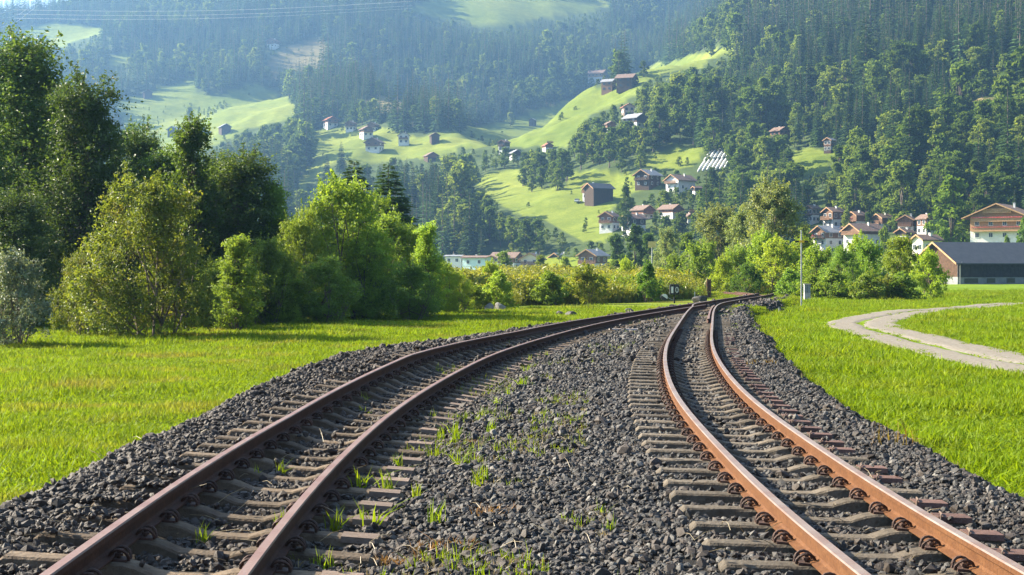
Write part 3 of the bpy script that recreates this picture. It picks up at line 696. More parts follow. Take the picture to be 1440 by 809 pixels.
def scatter(name, pts, scl, rotz, idx, meshes, label, cat):
    """one object that carries many copies of small plants"""
    me = bpy.data.meshes.new(name); n = len(pts)
    me.vertices.add(n); me.vertices.foreach_set('co', np.asarray(pts, np.float32).ravel())
    a = me.attributes.new('psize', 'FLOAT_VECTOR', 'POINT'); a.data.foreach_set('vector', np.asarray(scl, np.float32).ravel())
    rv = np.zeros((n, 3), np.float32); rv[:, 2] = rotz
    a = me.attributes.new('prot', 'FLOAT_VECTOR', 'POINT'); a.data.foreach_set('vector', rv.ravel())
    a = me.attributes.new('pidx', 'INT', 'POINT'); a.data.foreach_set('value', np.asarray(idx, np.int32))
    me.update(); o = link(name, me); tag(o, label, cat, kind='stuff')
    ng = bpy.data.node_groups.new(name, 'GeometryNodeTree')
    ng.interface.new_socket('Geometry', in_out='INPUT', socket_type='NodeSocketGeometry'); ng.interface.new_socket('Geometry', in_out='OUTPUT', socket_type='NodeSocketGeometry')
    gi = ng.nodes.new('NodeGroupInput'); go = ng.nodes.new('NodeGroupOutput'); jn = ng.nodes.new('GeometryNodeJoinGeometry')
    def attr(nm, ty):
        q = ng.nodes.new('GeometryNodeInputNamedAttribute'); q.data_type = ty; q.inputs[0].default_value = nm; return q.outputs[0]
    sz, ro, ix = attr('psize', 'FLOAT_VECTOR'), attr('prot', 'FLOAT_VECTOR'), attr('pidx', 'INT')
    e2r = ng.nodes.new('FunctionNodeEulerToRotation'); ng.links.new(ro, e2r.inputs[0])
    for k, m in enumerate(meshes):
        po = bpy.data.objects.new(name + '_source', m)
        oi = ng.nodes.new('GeometryNodeObjectInfo'); oi.inputs[0].default_value = po; oi.transform_space = 'ORIGINAL'; oi.inputs[1].default_value = False
        cp = ng.nodes.new('FunctionNodeCompare'); cp.data_type = 'INT'; cp.operation = 'EQUAL'
        ng.links.new(ix, cp.inputs[2]); cp.inputs[3].default_value = k
        ip = ng.nodes.new('GeometryNodeInstanceOnPoints')
        ng.links.new(gi.outputs[0], ip.inputs['Points']); ng.links.new(cp.outputs[0], ip.inputs['Selection']); ng.links.new(oi.outputs['Geometry'], ip.inputs['Instance'])
        ng.links.new(e2r.outputs[0], ip.inputs['Rotation']); ng.links.new(sz, ip.inputs['Scale']); ng.links.new(ip.outputs[0], jn.inputs[0])
    ng.links.new(jn.outputs[0], go.inputs[0])
    md = o.modifiers.new('scatter', 'NODES'); md.node_group = ng
    return o

# prototypes: name -> (crown mesh, trunk mesh, height, width)
PROTO = {}
def proto(key, data, mat, h, w): cm, tm = plant_meshes(data, mat); PROTO[key] = (cm, tm, h, w)
proto('tall', leafy(1, 10, 5.6, 46000, .13, nl=34, clump=.42, base=.02, narrow=.55, fat=1.35, shoots=260), M['leaf_dark'], 10, 5.6)
proto('tall2', leafy(2, 9, 5.2, 40000, .125, nl=30, clump=.40, base=.02, narrow=.55, fat=1.3, shoots=240), M['leaf_dark'], 9, 5.2)
proto('slim', leafy(3, 6.5, 3.0, 18000, .11, nl=34, clump=.26, base=.02, narrow=.5, fat=1.15, shoots=170), M['leaf_mid'], 6.5, 3.0)
proto('bush', leafy(4, 4.2, 4.2, 24000, .095, bush=True, nl=20, clump=.34, stems=5, shoots=260), M['leaf_mid'], 4.2, 4.2)
proto('bush2', leafy(5, 4.6, 4.2, 24000, .10, bush=True, nl=18, clump=.30, stems=4, shoots=260), M['leaf_bright'], 4.6, 4.2)
proto('yellow', leafy(6, 4.2, 4.2, 24000, .09, bush=True, nl=22, clump=.30, stems=6, shoots=260), M['leaf_yellow'], 4.2, 4.2)
proto('silver', leafy(7, 2.2, 2.3, 9000, .075, bush=True, nl=16, clump=.26, stems=7, shoots=150), M['leaf_silver'], 2.2, 2.3)
proto('shrub', leafy(8, 1.8, 2.2, 5200, .11, bush=True, nl=11, clump=.26, stems=4, shoots=110), M['leaf_mid'], 1.8, 2.2)
proto('shrub_yellow', leafy(9, 1.8, 2.2, 5200, .11, bush=True, nl=11, clump=.26, stems=4, shoots=110), M['leaf_yellow'], 1.8, 2.2)
proto('willow', leafy(10, 11, 8.0, 22000, .24, nl=22, clump=.42, base=.06, droop=.9, shoots=170), M['leaf_pale'], 11, 8)
proto('round', leafy(11, 4.5, 5.0, 9000, .17, bush=True, nl=14, clump=.32, stems=4, shoots=170), M['leaf_bright'], 4.5, 5)
proto('parkland', leafy(12, 6.0, 5.0, 9000, .18, nl=13, clump=.34, base=.22), M['leaf_bright'], 6, 5)
proto('spruce', spruce(1, 8.5, 4.4, 64, 12, 3, twig=12, jit=1.6), M['needle'], 8.5, 3.3)
proto('hill_spruce', spruce(2, 22, 7.6, 30, 11, 3, twig=3), M['needle'], 22, 7)
proto('hill_spruce2', spruce(3, 24, 7.0, 32, 10, 3, ragged=.4, bare=.10, twig=3), M['needle'], 24, 6.2)
proto('young_spruce', spruce(4, 14, 5.6, 24, 10, 3, twig=3), M['needle_young'], 14, 5)
proto('hill_tree', leafy(21, 14, 10, 2600, .85, nl=13, clump=.50, base=.06, droop=0), M['leaf_hill'], 14, 10)
proto('hill_tree2', leafy(22, 13, 9, 2400, .85, nl=10, clump=.55, base=.05, droop=0), M['leaf_hill'], 13, 9)
proto('hill_tree3', leafy(23, 16, 8, 2400, .80, nl=15, clump=.46, base=.10, droop=0), M['leaf_hill'], 16, 8)
def plant(name, key, x, y, h, w, label, cat, group=None, rot=None, tint=None, parts=True):
    cm, tm, h0, w0 = PROTO[key]
    z = float(hgt(np.array([x]), np.array([y]))[0])
    o = empty(name, (x, y, z), random.uniform(0, 6.28) if rot is None else rot); o.scale = (w / w0, w / w0, h / h0)
    c = link('crown', cm, o); link('trunk', tm, o)
    if tint: c.color = (*tint, 1)
    tag(o, label, cat, group); return o
def plant_px(name, key, px, D, top, wpx, label, cat, group=None, tint=None, rot=None):
    """a plant at distance D whose crown spans wpx photograph pixels and reaches up to the row top"""
    x = (px - 720) / FPX * D; z = float(hgt(np.array([x]), np.array([D]))[0]); h = CAMH + (YH - top) / FPX * D - z
    return plant(name, key, x, D, h, wpx / FPX * D, label, cat, group, rot, tint)
T = 'tree'; B = 'bush'
NEAR = [
 ('leafy_tree', 'tall', 28, 56.0, 70, 270, 'tallest dark leafy tree, cut by the left picture edge', T, (1.00, 1.00, 1.00)),
 ('leafy_tree', 'tall2', 122, 53.0, 125, 205, 'tall dark leafy tree just behind the olive-yellow bush', T, (1.00, 1.00, 1.00)),
 ('leafy_tree', 'tall', -55, 50.0, 120, 240, 'dark tree mostly outside the left picture edge behind the silvery bush', T, (1.00, 1.00, 1.00)),
 ('leafy_tree', 'tall2', 75, 62.0, 140, 230, 'dark tree filling the gap between the two tallest trees', T, (1.00, 1.00, 1.00)),
 ('leafy_tree', 'slim', 270, 58.0, 175, 125, 'slender dark tree with thin spiky top beside the olive-yellow bush', T, (0.62, 0.68, 0.80)),
 ('leafy_tree', 'tall2', 338, 60.0, 225, 190, 'dark rounded tree between the slender tree and the light green bushes', T, (1.15, 1.10, 1.00)),
 ('leafy_tree', 'slim', 232, 62.0, 215, 130, 'narrow dark tree left of the slender spiky one', T, (0.60, 0.68, 0.80)),
 ('leafy_tree', 'slim', 385, 60.0, 262, 80, 'thin tree right of the dark rounded tree', T, (1.36, 1.44, 1.44)),
 ('leafy_tree', 'tall2', 192, 66.0, 190, 150, 'dark tree in the gap between the tall trees and the slender one', T, (1.10, 1.10, 1.00)),
 ('leafy_tree', 'tall', 300, 68.0, 232, 150, 'dark tree behind the slender and the rounded trees', T, (1.10, 1.10, 1.00)),
 ('leafy_tree', 'tall2', 20, 46.0, 280, 170, 'dark lower tree directly behind the silvery bush', T, (0.95, 0.95, 1.00)),
 ('leafy_bush', 'round', 690, 100.0, 372, 46, 'pale bush in the weeds before the turquoise house', B, (1.55, 1.43, 1.00)),
 ('leafy_bush', 'round', 880, 130.0, 368, 40, 'light green bush left of the yellow board on a post', B, (1.62, 1.49, 1.00)),
 ('leafy_bush', 'round', 1018, 118.0, 366, 48, 'yellow-green bush behind the rusty post', B, (1.40, 1.25, 0.90)),
 ('leafy_bush', 'round', 1128, 122.0, 340, 70, 'bright bush behind the striped signal pole', B, (1.45, 1.35, 0.90)),
 ('leafy_bush', 'round', 1208, 120.0, 338, 64, 'tall light bush rising from the middle of the thicket', B, (1.35, 1.30, 0.90)),
 ('leafy_bush', 'shrub_yellow', 1245, 99.0, 392, 54, 'straw-coloured low bush in front of the right thicket', B, (1.20, 1.10, 0.90)),
 ('leafy_bush', 'shrub', 1140, 101.0, 392, 52, 'low bright bush right of the concrete box', B, (1.40, 1.35, 0.90)),
 ('leafy_bush', 'yellow', 205, 40.5, 262, 215, 'large olive-yellow bush with reddish leaf tips by the meadow', B, (1.15, 1.15, 1.15)),
 ('willow_bush', 'silver', 18, 36.5, 366, 130, 'silvery grey bush at the left picture edge by the meadow', B, (1.00, 1.00, 1.00)),
 ('leafy_bush', 'yellow', 118, 42.0, 360, 95, 'low olive bush between the silvery bush and the large olive-yellow one', B, (1.03, 1.03, 0.92)),
 ('leafy_bush', 'slim', 334, 45.0, 336, 85, 'loose light green bush right of the large olive-yellow bush', B, (1.35, 1.28, 1.05)),
 ('leafy_bush', 'bush2', 385, 50.3, 380, 100, 'low yellow-green bush in front of the thin tree', B, (1.76, 1.76, 1.59)),
 ('leafy_bush', 'bush2', 480, 56.7, 262, 165, 'tall bright green bush below the two spruces', B, (1.59, 1.59, 1.59)),
 ('leafy_bush', 'bush', 425, 54.6, 305, 110, 'green bush left of the tall bright one', B, (1.99, 1.83, 1.59)),
 ('leafy_bush', 'bush', 553, 60.3, 312, 135, 'broad dark green bush under the right-hand spruce', B, (1.59, 1.59, 1.59)),
 ('leafy_bush', 'slim', 601, 58.0, 318, 66, 'narrow upright green bush closing the hedge towards the houses', B, (1.76, 1.76, 1.44)),
 ('leafy_bush', 'bush2', 520, 56.8, 330, 120, 'light green bush standing forward of the tall bright bush', B, (1.46, 1.51, 1.44)),
 ('leafy_bush', 'bush', 455, 51.4, 368, 110, 'low dark green bush at the meadow edge below the tall bright bush', B, (1.36, 1.44, 1.44)),
 ('leafy_bush', 'bush', 575, 55.1, 378, 100, 'low dark green bush at the right end of the hedge', B, (1.27, 1.44, 1.44)),
 ('leafy_bush', 'yellow', 640, 66.0, 385, 62, 'yellow-green bush beside the narrow upright bush', B, (1.55, 1.64, 1.03)),
 ('leafy_bush', 'shrub', 700, 74.0, 389, 62, 'round grey-green bush behind the two pale boulders', B, (1.55, 1.49, 1.15)),
 ('leafy_bush', 'shrub_yellow', 662, 72.0, 402, 58, 'yellowish low bush left of the pale boulders', B, (1.55, 1.72, 1.03)),
 ('leafy_bush', 'shrub', 775, 84.0, 388, 66, 'low bush among the golden weeds left of the golden-tipped bush', B, (1.39, 1.34, 1.03)),
 ('leafy_bush', 'shrub_yellow', 822, 86.0, 377, 62, 'golden-tipped bush among the weeds', B, (1.55, 1.49, 1.15)),
 ('leafy_bush', 'shrub', 911, 93.0, 376, 46, 'dense dark green bush beside the black and white switch lantern', B, (0.86, 1.09, 0.92)),
 ('leafy_bush', 'bush2', 310, 49.0, 372, 90, 'pale green bush right behind the large olive-yellow bush', B, (1.10, 1.10, 1.00)),
 ('leafy_bush', 'bush2', 410, 59.9, 318, 110, 'light green bush under the dark rounded tree', B, (1.30, 1.30, 1.18)),
 ('leafy_bush', 'bush', 372, 50.0, 345, 90, 'mid green bush left of the green bush by the tall bright one', B, (1.42, 1.42, 1.18)),
 ('leafy_bush', 'bush2', 525, 66.1, 285, 120, 'bright green bush behind the forward light green one', B, (1.36, 1.36, 1.18)),
 ('leafy_bush', 'bush2', 395, 50.5, 362, 95, 'yellow-green bush filling the hedge below the thin tree', B, (1.42, 1.36, 1.18)),
 ('leafy_bush', 'bush', 300, 46.5, 385, 80, 'low green bush at the right foot of the large olive-yellow bush', B, (1.30, 1.20, 1.00)),
 ('leafy_bush', 'bush2', 620, 64, 372, 60, 'light green bush at the very end of the hedge', B, (1.42, 1.36, 1.18)),
 ('spruce_tree', 'spruce', 498, 92.0, 225, 105, 'small dark spruce behind the bright bush, left of the pair', T, (1.00, 1.00, 1.00)),
 ('spruce_tree', 'spruce', 546, 88.0, 231, 115, 'small dark spruce behind the bright bush, right of the pair', T, (1.00, 1.00, 1.00)),
 ('spruce_tree', 'spruce', 389, 95.0, 250, 60, 'thin spruce top showing behind the thin tree', T, (1.00, 1.00, 1.00)),
 ('spruce_tree', 'spruce', 202, 82.0, 160, 20, 'thin bare-looking spruce tip above the olive-yellow bush', T, (1.00, 1.00, 1.00)),
 ('willow_tree', 'willow', 1089, 150.0, 264, 124, 'tall pale willow left of the white houses', T, (1.50, 1.50, 1.50)),
 ('willow_tree', 'willow', 1012, 170.0, 295, 104, 'pale willow left of the tall one', T, (1.43, 1.43, 1.50)),
 ('willow_tree', 'willow', 1048, 165.0, 300, 80, 'pale willow between the two larger willows', T, (1.34, 1.43, 1.34)),
 ('willow_tree', 'willow', 938, 215.0, 325, 52, 'round grey-green willow near the yellow board on a post', T, (1.20, 1.27, 1.34)),
 ('leafy_bush', 'round', 985, 128.0, 345, 74, 'round yellow-green bush left of the rusty post', B, (1.38, 1.38, 1.45)),
 ('leafy_bush', 'round', 950, 140.0, 362, 58, 'light green bush left of the round yellow-green one', B, (1.45, 1.45, 1.45)),
 ('leafy_bush', 'round', 1035, 122.0, 352, 62, 'light green bush right of the round yellow-green one', B, (1.45, 1.45, 1.45)),
 ('leafy_bush', 'round', 1052, 112.0, 374, 52, 'dark green low bush above the end of the track', B, (0.72, 0.90, 1.01)),
 ('leafy_bush', 'round', 1092, 118.0, 342, 88, 'bright yellow-green bush left of the striped signal pole', B, (1.81, 1.59, 1.30)),
 ('leafy_bush', 'round', 1072, 128.0, 332, 62, 'bright bush under the tall pale willow', B, (1.59, 1.59, 1.30)),
 ('leafy_bush', 'round', 1150, 112.0, 352, 82, 'loose green bush right of the striped signal pole', B, (1.38, 1.38, 1.30)),
 ('leafy_bush', 'bush', 1186, 108.0, 352, 66, 'dark green bush in the middle of the right thicket', B, (1.30, 1.45, 1.30)),
 ('leafy_bush', 'round', 1222, 112.0, 346, 66, 'light green bush right of the dark green one in the thicket', B, (1.23, 1.38, 1.30)),
 ('leafy_bush', 'shrub', 1172, 100.0, 384, 62, 'low green bush at the foot of the right thicket', B, (1.74, 1.67, 1.45)),
 ('leafy_bush', 'shrub_yellow', 1222, 98.0, 386, 58, 'low yellowish bush at the foot of the right thicket', B, (1.30, 1.45, 1.30)),
 ('leafy_tree', 'parkland', 1267, 104.0, 334, 74, 'small round-headed yellow-green tree left of the barn', T, (1.59, 1.45, 1.30)),
 ('leafy_bush', 'round', 1306, 102.0, 358, 62, 'bright bush in front of the barn gable', B, (1.59, 1.52, 1.30)),
 ('leafy_bush', 'shrub', 1268, 99.0, 388, 64, 'low green bush under the round-headed tree', B, (1.59, 1.67, 1.45)),
 ('leafy_bush', 'shrub', 1112, 104.0, 384, 50, 'low dark bush behind the concrete box', B, (1.30, 1.45, 1.30)),
]
for nm, key, px, D, top, wpx, lab, cat, tint in NEAR: plant_px(nm, key, px, D, top, wpx, lab, cat, tint=tint)

# ------------------------------------------------------------------ houses
HOUSES = []
def window_parts(parent, pts, w, h, big):
    """pts: (x, y, z, rotz) of window centres on the walls"""
    key = (round(w, 2), round(h, 2), big)
    if key not in window_parts.cache:
        f = MB(); f.box(-w / 2, w / 2, -.06, .05, -h / 2, h / 2); g_ = MB(); g_.box(-w / 2 + .10, -.03, -.075, 0, -h / 2 + .10, h / 2 - .10); g_.box(.03, w / 2 - .10, -.075, 0, -h / 2 + .10, h / 2 - .10)
        s_ = MB(); s_.box(-w / 2, w / 2, -.06, .05, -h / 2, h / 2)
        window_parts.cache[key] = (f.mesh('window', M['frame_white']), g_.mesh('pane', M['glass']), s_.mesh('window', M['glass']))
    fm, gm_, sm_ = window_parts.cache[key]
    for x, y, z, rz in pts:
        if big:
            o = link('window', fm, parent, (x, y, z), (0, 0, rz)); link('pane', gm_, o)
        else: link('window', sm_, parent, (x, y, z), (0, 0, rz))
window_parts.cache = {}
def house(px, top, base, wpx, rot, ratio, low, up, roof, label, cat='house', D=None, split=.56, pitch=.56, balcony=True, chimney=True, wins=True, name='chalet', group=None, over=.13, flat_low=False):
    if D is None: x, y, z = hit(px, base)
    else: y = D; x = (px - 720) / FPX * D; z = CAMH + (YH - base) / FPX * D
    D = y; r_ = R(rot); app = wpx * D / FPX * (.86 if base < 350 and D > 450 else 1.0); H = max((base - top) * D / FPX, 3.0)
    w = app / (abs(math.cos(r_)) + ratio * abs(math.sin(r_))) * .93; d = w * ratio
    ov = max(.5, over * w); pitch_h = pitch * w / 2; wall = max(H - pitch_h, 2.2)
    h1 = wall * split; h2 = wall
    o = empty(name, (x, y, z), r_); tag(o, label, cat, group)
    big = D < 640; hw, hd = w / 2, d / 2
    if h1 > .3: MB().box(-hw, hw, -hd, hd, -2.5, h1).build('lower_wall', M[low], o)
    q = .04
    MB().poly_prism([(-hw - q, max(h1, -2.4)), (hw + q, max(h1, -2.4)), (hw + q, h2), (0, h2 + pitch * (hw + q)), (-hw - q, h2)], -hd - q, hd + q).build('upper_wall', M[up], o)
    th = .28; e = hw + ov; zt = h2 + pitch * hw
    rf = MB()
    rf.poly_prism([(-e, zt - pitch * e + .06), (0, zt + .06), (e, zt - pitch * e + .06), (e, zt - pitch * e + .06 + th), (0, zt + .06 + th), (-e, zt - pitch * e + .06 + th)], -hd - ov, hd + ov)
    rf = rf.build('roof', M[roof], o)
    if big:
        mb_ = MB()                                                    # pale barge boards along the gable edge
        for s in (-1, 1):
            p0, p1 = (0, zt + .02), (s * e, zt - pitch * e + .02)
            pts = [p0, p1, (p1[0], p1[1] + .30), (0, p0[1] + .34)] if s > 0 else [p1, p0, (0, p0[1] + .34), (p1[0], p1[1] + .30)]
            mb_.poly_prism(pts, -hd - ov - .08, -hd - ov - .004)
        mb_.build('barge_board', M['timber_pale'], rf)
    if chimney:
        c = MB(); cx, cy = w * .16, d * .12; c.box(cx - .26, cx + .26, cy - .26, cy + .26, h2, zt + .55); c.box(cx - .33, cx + .33, cy - .33, cy + .33, zt + .55, zt + .66)
        c.build('chimney', M['plaster'], rf)
    if wins:
        ww, wh = (1.15, 1.25) if big else (1.3, 1.3); pts = []; rows = [(h1 * .5 if h1 > 1.8 else None), (h1 + (h2 - h1) * .52 if h2 - h1 > 1.8 else None)]
        for zz in rows:
            if zz is None: continue
            n = max(2, int(w / 3.2))
            for k in range(n): pts.append(((k + .5) / n * w - hw, -hd - .045, zz, 0))
            n = max(2, int(d / 3.6))
            for k in range(n):
                yy = (k + .5) / n * d - hd
                pts.append((hw + .045, yy, zz, R(90))); pts.append((-hw - .045, yy, zz, R(-90)))
        wh = min(wh, max(.7, .55 * max(h1 if h1 > 1.8 else 0, h2 - h1 if h2 - h1 > 1.8 else 0)))
        pts = [p for p in pts if (R(rot) + p[3]) is not None and (math.sin(r_ + p[3]) * -x + -math.cos(r_ + p[3]) * -y) > 0]   # walls turned away are blank
        window_parts(o, pts, ww, wh, big)
    if balcony:
        b = MB(); bz = h1 if h1 > 1.5 else h1 + 2.4
        b.box(-hw * .92, hw * .92, -hd - 1.25, -hd - .06, bz - .16, bz); b.box(-hw * .92, hw * .92, -hd - 1.25, -hd - 1.15, bz, bz + .18); b.box(-hw * .92, hw * .92, -hd - 1.25, -hd - 1.15, bz + .80, bz + .95)
        n = int(w / .45)
        for k in range(n): xx = -hw * .92 + (k + .5) / n * hw * 1.84; b.box(xx - .15, xx + .15, -hd - 1.22, -hd - 1.17, bz + .12, bz + .85)
        bo = b.build('balcony', M[up if up.startswith('timber') else 'timber'], o)
        if big and D < 470 and random.random() < .35:
            f = MB()
            for k in range(n): xx = -hw * .92 + (k + .5) / n * hw * 1.84; f.box(xx - .12, xx + .12, -hd - 1.42, -hd - 1.26, bz + .85, bz + .98 + .10 * random.random())
            f.build('flower_box', M['flower'], bo)
    HOUSES.append((x, y, w, wpx)); return o, (w, d, h1, h2, zt)
W, C_, G_ = 'plaster', 'plaster_cream', 'plaster_grey'
TB, TD, TR, TP = 'timber', 'timber_dark', 'timber_red', 'timber_pale'
RB, RR2, RG, RS, RW = 'roof_brown', 'roof_red', 'roof_grey', 'roof_slate', 'roof_white'
HT = [
 # right-hand village row
 (1143, 290, 314, 22, -58, 1.1, W, TB, RB, 'leftmost small chalet of the upper village row, half behind the willow', {}),
 (1172, 293, 322, 36, -58, 1.1, W, TB, RB, 'white and timber chalet above the front-left white house in the village row', {}),
 (1205, 299, 322, 30, -58, 1.1, W, TB, RB, 'second timber-gabled chalet of the upper village row', {}),
 (1241, 302, 325, 34, -58, 1.1, W, TB, RB, 'middle timber-gabled chalet of the upper village row', {}),
 (1277, 304, 329, 34, -30, 1.3, W, TB, RB, 'chalet with a wide brown roof right of the middle of the upper village row', {}),
 (1303, 303, 331, 26, 25, 1.1, W, TB, RB, 'rightmost timber chalet of the upper village row', {}),
 (1165, 319, 347, 46, -60, 1.2, W, TB, RG, 'white house with grey roof at the front left of the village row', {}),
 (1214, 316, 350, 58, -60, 1.35, W, TB, RB, 'large white house with brown roof at the front of the village row', {'split': .8}),
 (1189, 320, 340, 26, -40, 1.1, W, TB, RR2, 'small house with reddish roof between the two front white houses', {}),
 (1272, 323, 338, 28, -45, 1.3, W, TD, RB, 'low brown-roofed house behind the round-headed yellow-green tree', {'balcony': False}),
 (1303, 332, 356, 42, -62, 1.6, C_, C_, RB, 'long low cream house directly behind the barn', {'balcony': False, 'D': 320, 'split': .9}),
 # hillside hamlets
 (842, 259, 285, 50, -58, 1.5, TD, TD, RS, 'black timber barn on the bright meadow slope', {'balcony': False, 'chimney': False, 'wins': False, 'name': 'barn', 'cat': 'barn'}),
 (831, 259, 281, 30, -35, 1.2, W, TR, RW, 'white-walled house with pale roof behind the black timber barn', {}),
 (911, 240, 263, 46, -40, 1.2, TD, TD, RG, 'dark timber chalet left of the long white house', {}),
 (957, 247, 269, 52, -50, 1.4, W, W, RB, 'long white house with brown roof on the hillside', {'split': .7}),
 (980, 266, 274, 16, -60, 1.8, W, TD, RB, 'small flat shed right below the long white house', {'balcony': False, 'chimney': False, 'wins': False, 'name': 'shed', 'cat': 'shed'}),
 (857, 299, 325, 36, -30, 1.1, W, TB, RB, 'timber chalet at the left end of the lower hillside group', {}),
 (891, 302, 328, 42, -55, 1.3, W, TD, RB, 'dark timber chalet in the middle of the lower hillside group', {}),
 (904, 290, 308, 38, 35, 1.3, W, TR, RB, 'white house with red-brown gable above the dark timber chalet', {}),
 (943, 289, 306, 40, 40, 1.4, W, TR, RB, 'red-brown gabled house at the right end of the lower hillside group', {}),
 (969, 304, 314, 16, 20, 1.2, W, TR, RB, 'tiny reddish house showing between the trees left of the willows', {}),
 (1027, 309, 320, 18, 15, 1.2, W, TD, RG, 'small grey-roofed house showing above the pale willows', {}),
 # upper farm
 (840, 99, 117, 34, 64, 1.3, W, TP, RB, 'pale wooden farmhouse at the left of the hilltop farm', {}),
 (881, 105, 125, 36, 66, 1.2, TD, TD, RB, 'dark chalet with white chimneys at the right of the hilltop farm', {}),
 (856, 112, 129, 26, 60, 1.3, TB, TB, RG, 'low barn between the two houses of the hilltop farm', {'balcony': False, 'chimney': False, 'name': 'barn', 'cat': 'barn'}),
 (883, 147, 165, 22, 10, 1.0, 'plaster_pink', 'plaster_pink', RR2, 'pinkish house below the hilltop farm', {'balcony': False}),
 (893, 161, 182, 40, 40, 1.4, W, TD, RG, 'grey-roofed house below the pinkish one', {}),
 (857, 172, 187, 20, 20, 1.1, W, TB, RB, 'small chalet left of the grey-roofed house', {}),
 (749, 167, 177, 13, -20, 1.2, TD, TD, RG, 'lone dark hay barn on the open upper meadow', {'balcony': False, 'chimney': False, 'wins': False, 'name': 'barn', 'cat': 'barn'}),
 (770, 202, 212, 18, 20, 1.2, W, TR, RR2, 'reddish house half hidden at the lower edge of the upper meadow', {}),
 (725, 212, 224, 22, 20, 1.2, W, TD, RG, 'white house among trees below the upper meadow', {}),
 (709, 198, 213, 20, -35, 1.2, W, TD, RB, 'chalet left of the white house below the upper meadow', {}),
 (1096, 180, 199, 30, 32, 1.2, TD, TB, RB, 'brown-roofed cabin in the forest clearing', {}),
 (1167, 195, 214, 22, -40, 1.3, TD, TR, RG, 'small dark hut right of the forest clearing', {'balcony': False, 'chimney': False, 'name': 'hut', 'cat': 'hut'}),
 # village on the far slope
 (465, 165, 179, 27, 25, 1.2, W, TR, RR2, 'leftmost red-roofed chalet of the far village', {}),
 (494, 171, 184, 19, -20, 1.1, W, TB, RB, 'second chalet from the left in the far village', {}),
 (515, 179, 193, 25, 25, 1.2, W, TB, RB, 'chalet in the middle of the far village', {}),
 (525, 173, 184, 20, -20, 1.1, W, TB, RB, 'chalet behind the middle one in the far village', {}),
 (568, 187, 203, 18, 0, 1.0, W, W, RB, 'white gabled house at the right of the far village', {}),
 (527, 195, 213, 31, -15, 1.0, W, TB, RB, 'large chalet standing lowest in the far village', {}),
 (611, 188, 201, 18, 15, 1.2, TD, TD, RB, 'dark barn right of the far village', {'balcony': False, 'chimney': False, 'wins': False, 'name': 'barn', 'cat': 'barn'}),
 (606, 215, 226, 26, 20, 1.3, TD, TR, RB, 'low reddish barn below the far village', {'balcony': False, 'chimney': False, 'wins': False, 'name': 'barn', 'cat': 'barn'}),
 (247, 178, 191, 25, -20, 1.2, TD, TD, RG, 'left barn of the three on the far left meadow', {'balcony': False, 'chimney': False, 'wins': False, 'name': 'barn', 'cat': 'barn'}),
 (279, 176, 189, 26, 20, 1.3, TD, TD, RG, 'middle barn of the three on the far left meadow', {'balcony': False, 'chimney': False, 'wins': False, 'name': 'barn', 'cat': 'barn'}),
 (316, 175, 187, 24, 25, 1.3, TD, TD, RG, 'right barn of the three on the far left meadow', {'balcony': False, 'chimney': False, 'wins': False, 'name': 'barn', 'cat': 'barn'}),
 (207, 127, 137, 20, 25, 1.3, TD, TD, RG, 'single hut at the forest edge above the far left meadow', {'balcony': False, 'chimney': False, 'wins': False, 'name': 'hut', 'cat': 'hut'}),
 (58, 49, 57, 20, 25, 1.3, W, TD, RG, 'hut high on the hazy meadow at the top left', {'balcony': False, 'chimney': False, 'wins': False, 'name': 'hut', 'cat': 'hut'}),
 (384, 55, 68, 20, -20, 1.2, W, TB, RB, 'small house beside the brown clear-cut on the hazy mountain', {}),
 # valley floor
 (672, 361, 386, 46, 62, 1.5, 'plaster_turquoise', 'plaster_turquoise', RB, 'pale turquoise house with small dark windows behind the weeds', {'D': 485, 'balcony': False, 'split': .5, 'pitch': .16}),
 (640, 360, 384, 30, 70, 1.5, W, W, RG, 'white low wing at the left of the turquoise house', {'D': 500, 'balcony': False, 'pitch': .16}),
 (712, 356, 380, 48, 60, 1.7, W, TB, RB, 'wide brown-roofed house behind the turquoise one', {'D': 520, 'balcony': False}),
 (749, 357, 382, 36, -15, 1.2, C_, C_, RB, 'cream house right of the turquoise one behind the weeds', {'D': 500}),
 (789, 357, 380, 36, -40, 1.3, W, TD, RG, 'grey-roofed house between the cream house and the timber one', {'D': 520}),
 (834, 352, 385, 44, -32, 1.3, W, TB, RG, 'brown timber-gabled house with white side wall at the foot of the meadow', {'D': 470}),
]
for px, top, base, wpx, rot, ratio, low, up, roof, label, kw in HT: house(px, top, base, wpx, rot, ratio, low, up, roof, label, **kw)
# the big chalet on the right
bc, (w_, d_, h1_, h2_, zt_) = house(1412, 289, 337, 108, -32, .9, W, TP, RB, 'large timber chalet with flowered balconies at the right picture edge', name='large_chalet', D=395, split=.36, pitch=.42)
for k, zz in enumerate((h1_ + 2.5, h2_ + .9)):
    sw = .46 if k == 0 else .26
    b = MB(); b.box(-w_ * sw, w_ * sw, -d_ / 2 - 1.2, -d_ / 2 - .06, zz - .16, zz); b.box(-w_ * sw, w_ * sw, -d_ / 2 - 1.2, -d_ / 2 - 1.1, zz + .8, zz + .95)
    n = int(w_ * sw * 2 / .4)
    for q in range(n): xx = -w_ * sw + (q + .5) / n * 2 * w_ * sw; b.box(xx - .14, xx + .14, -d_ / 2 - 1.17, -d_ / 2 - 1.12, zz, zz + .85)
    bo = b.build('balcony', M['timber_pale'], bc)
    if k == 0:
        f = MB()
        for q in range(n): xx = -w_ * sw + (q + .5) / n * 2 * w_ * sw; f.box(xx - .13, xx + .13, -d_ / 2 - 1.4, -d_ / 2 - 1.21, zz + .8, zz + 1.05)
        f.build('flower_box', M['flower'], bo)
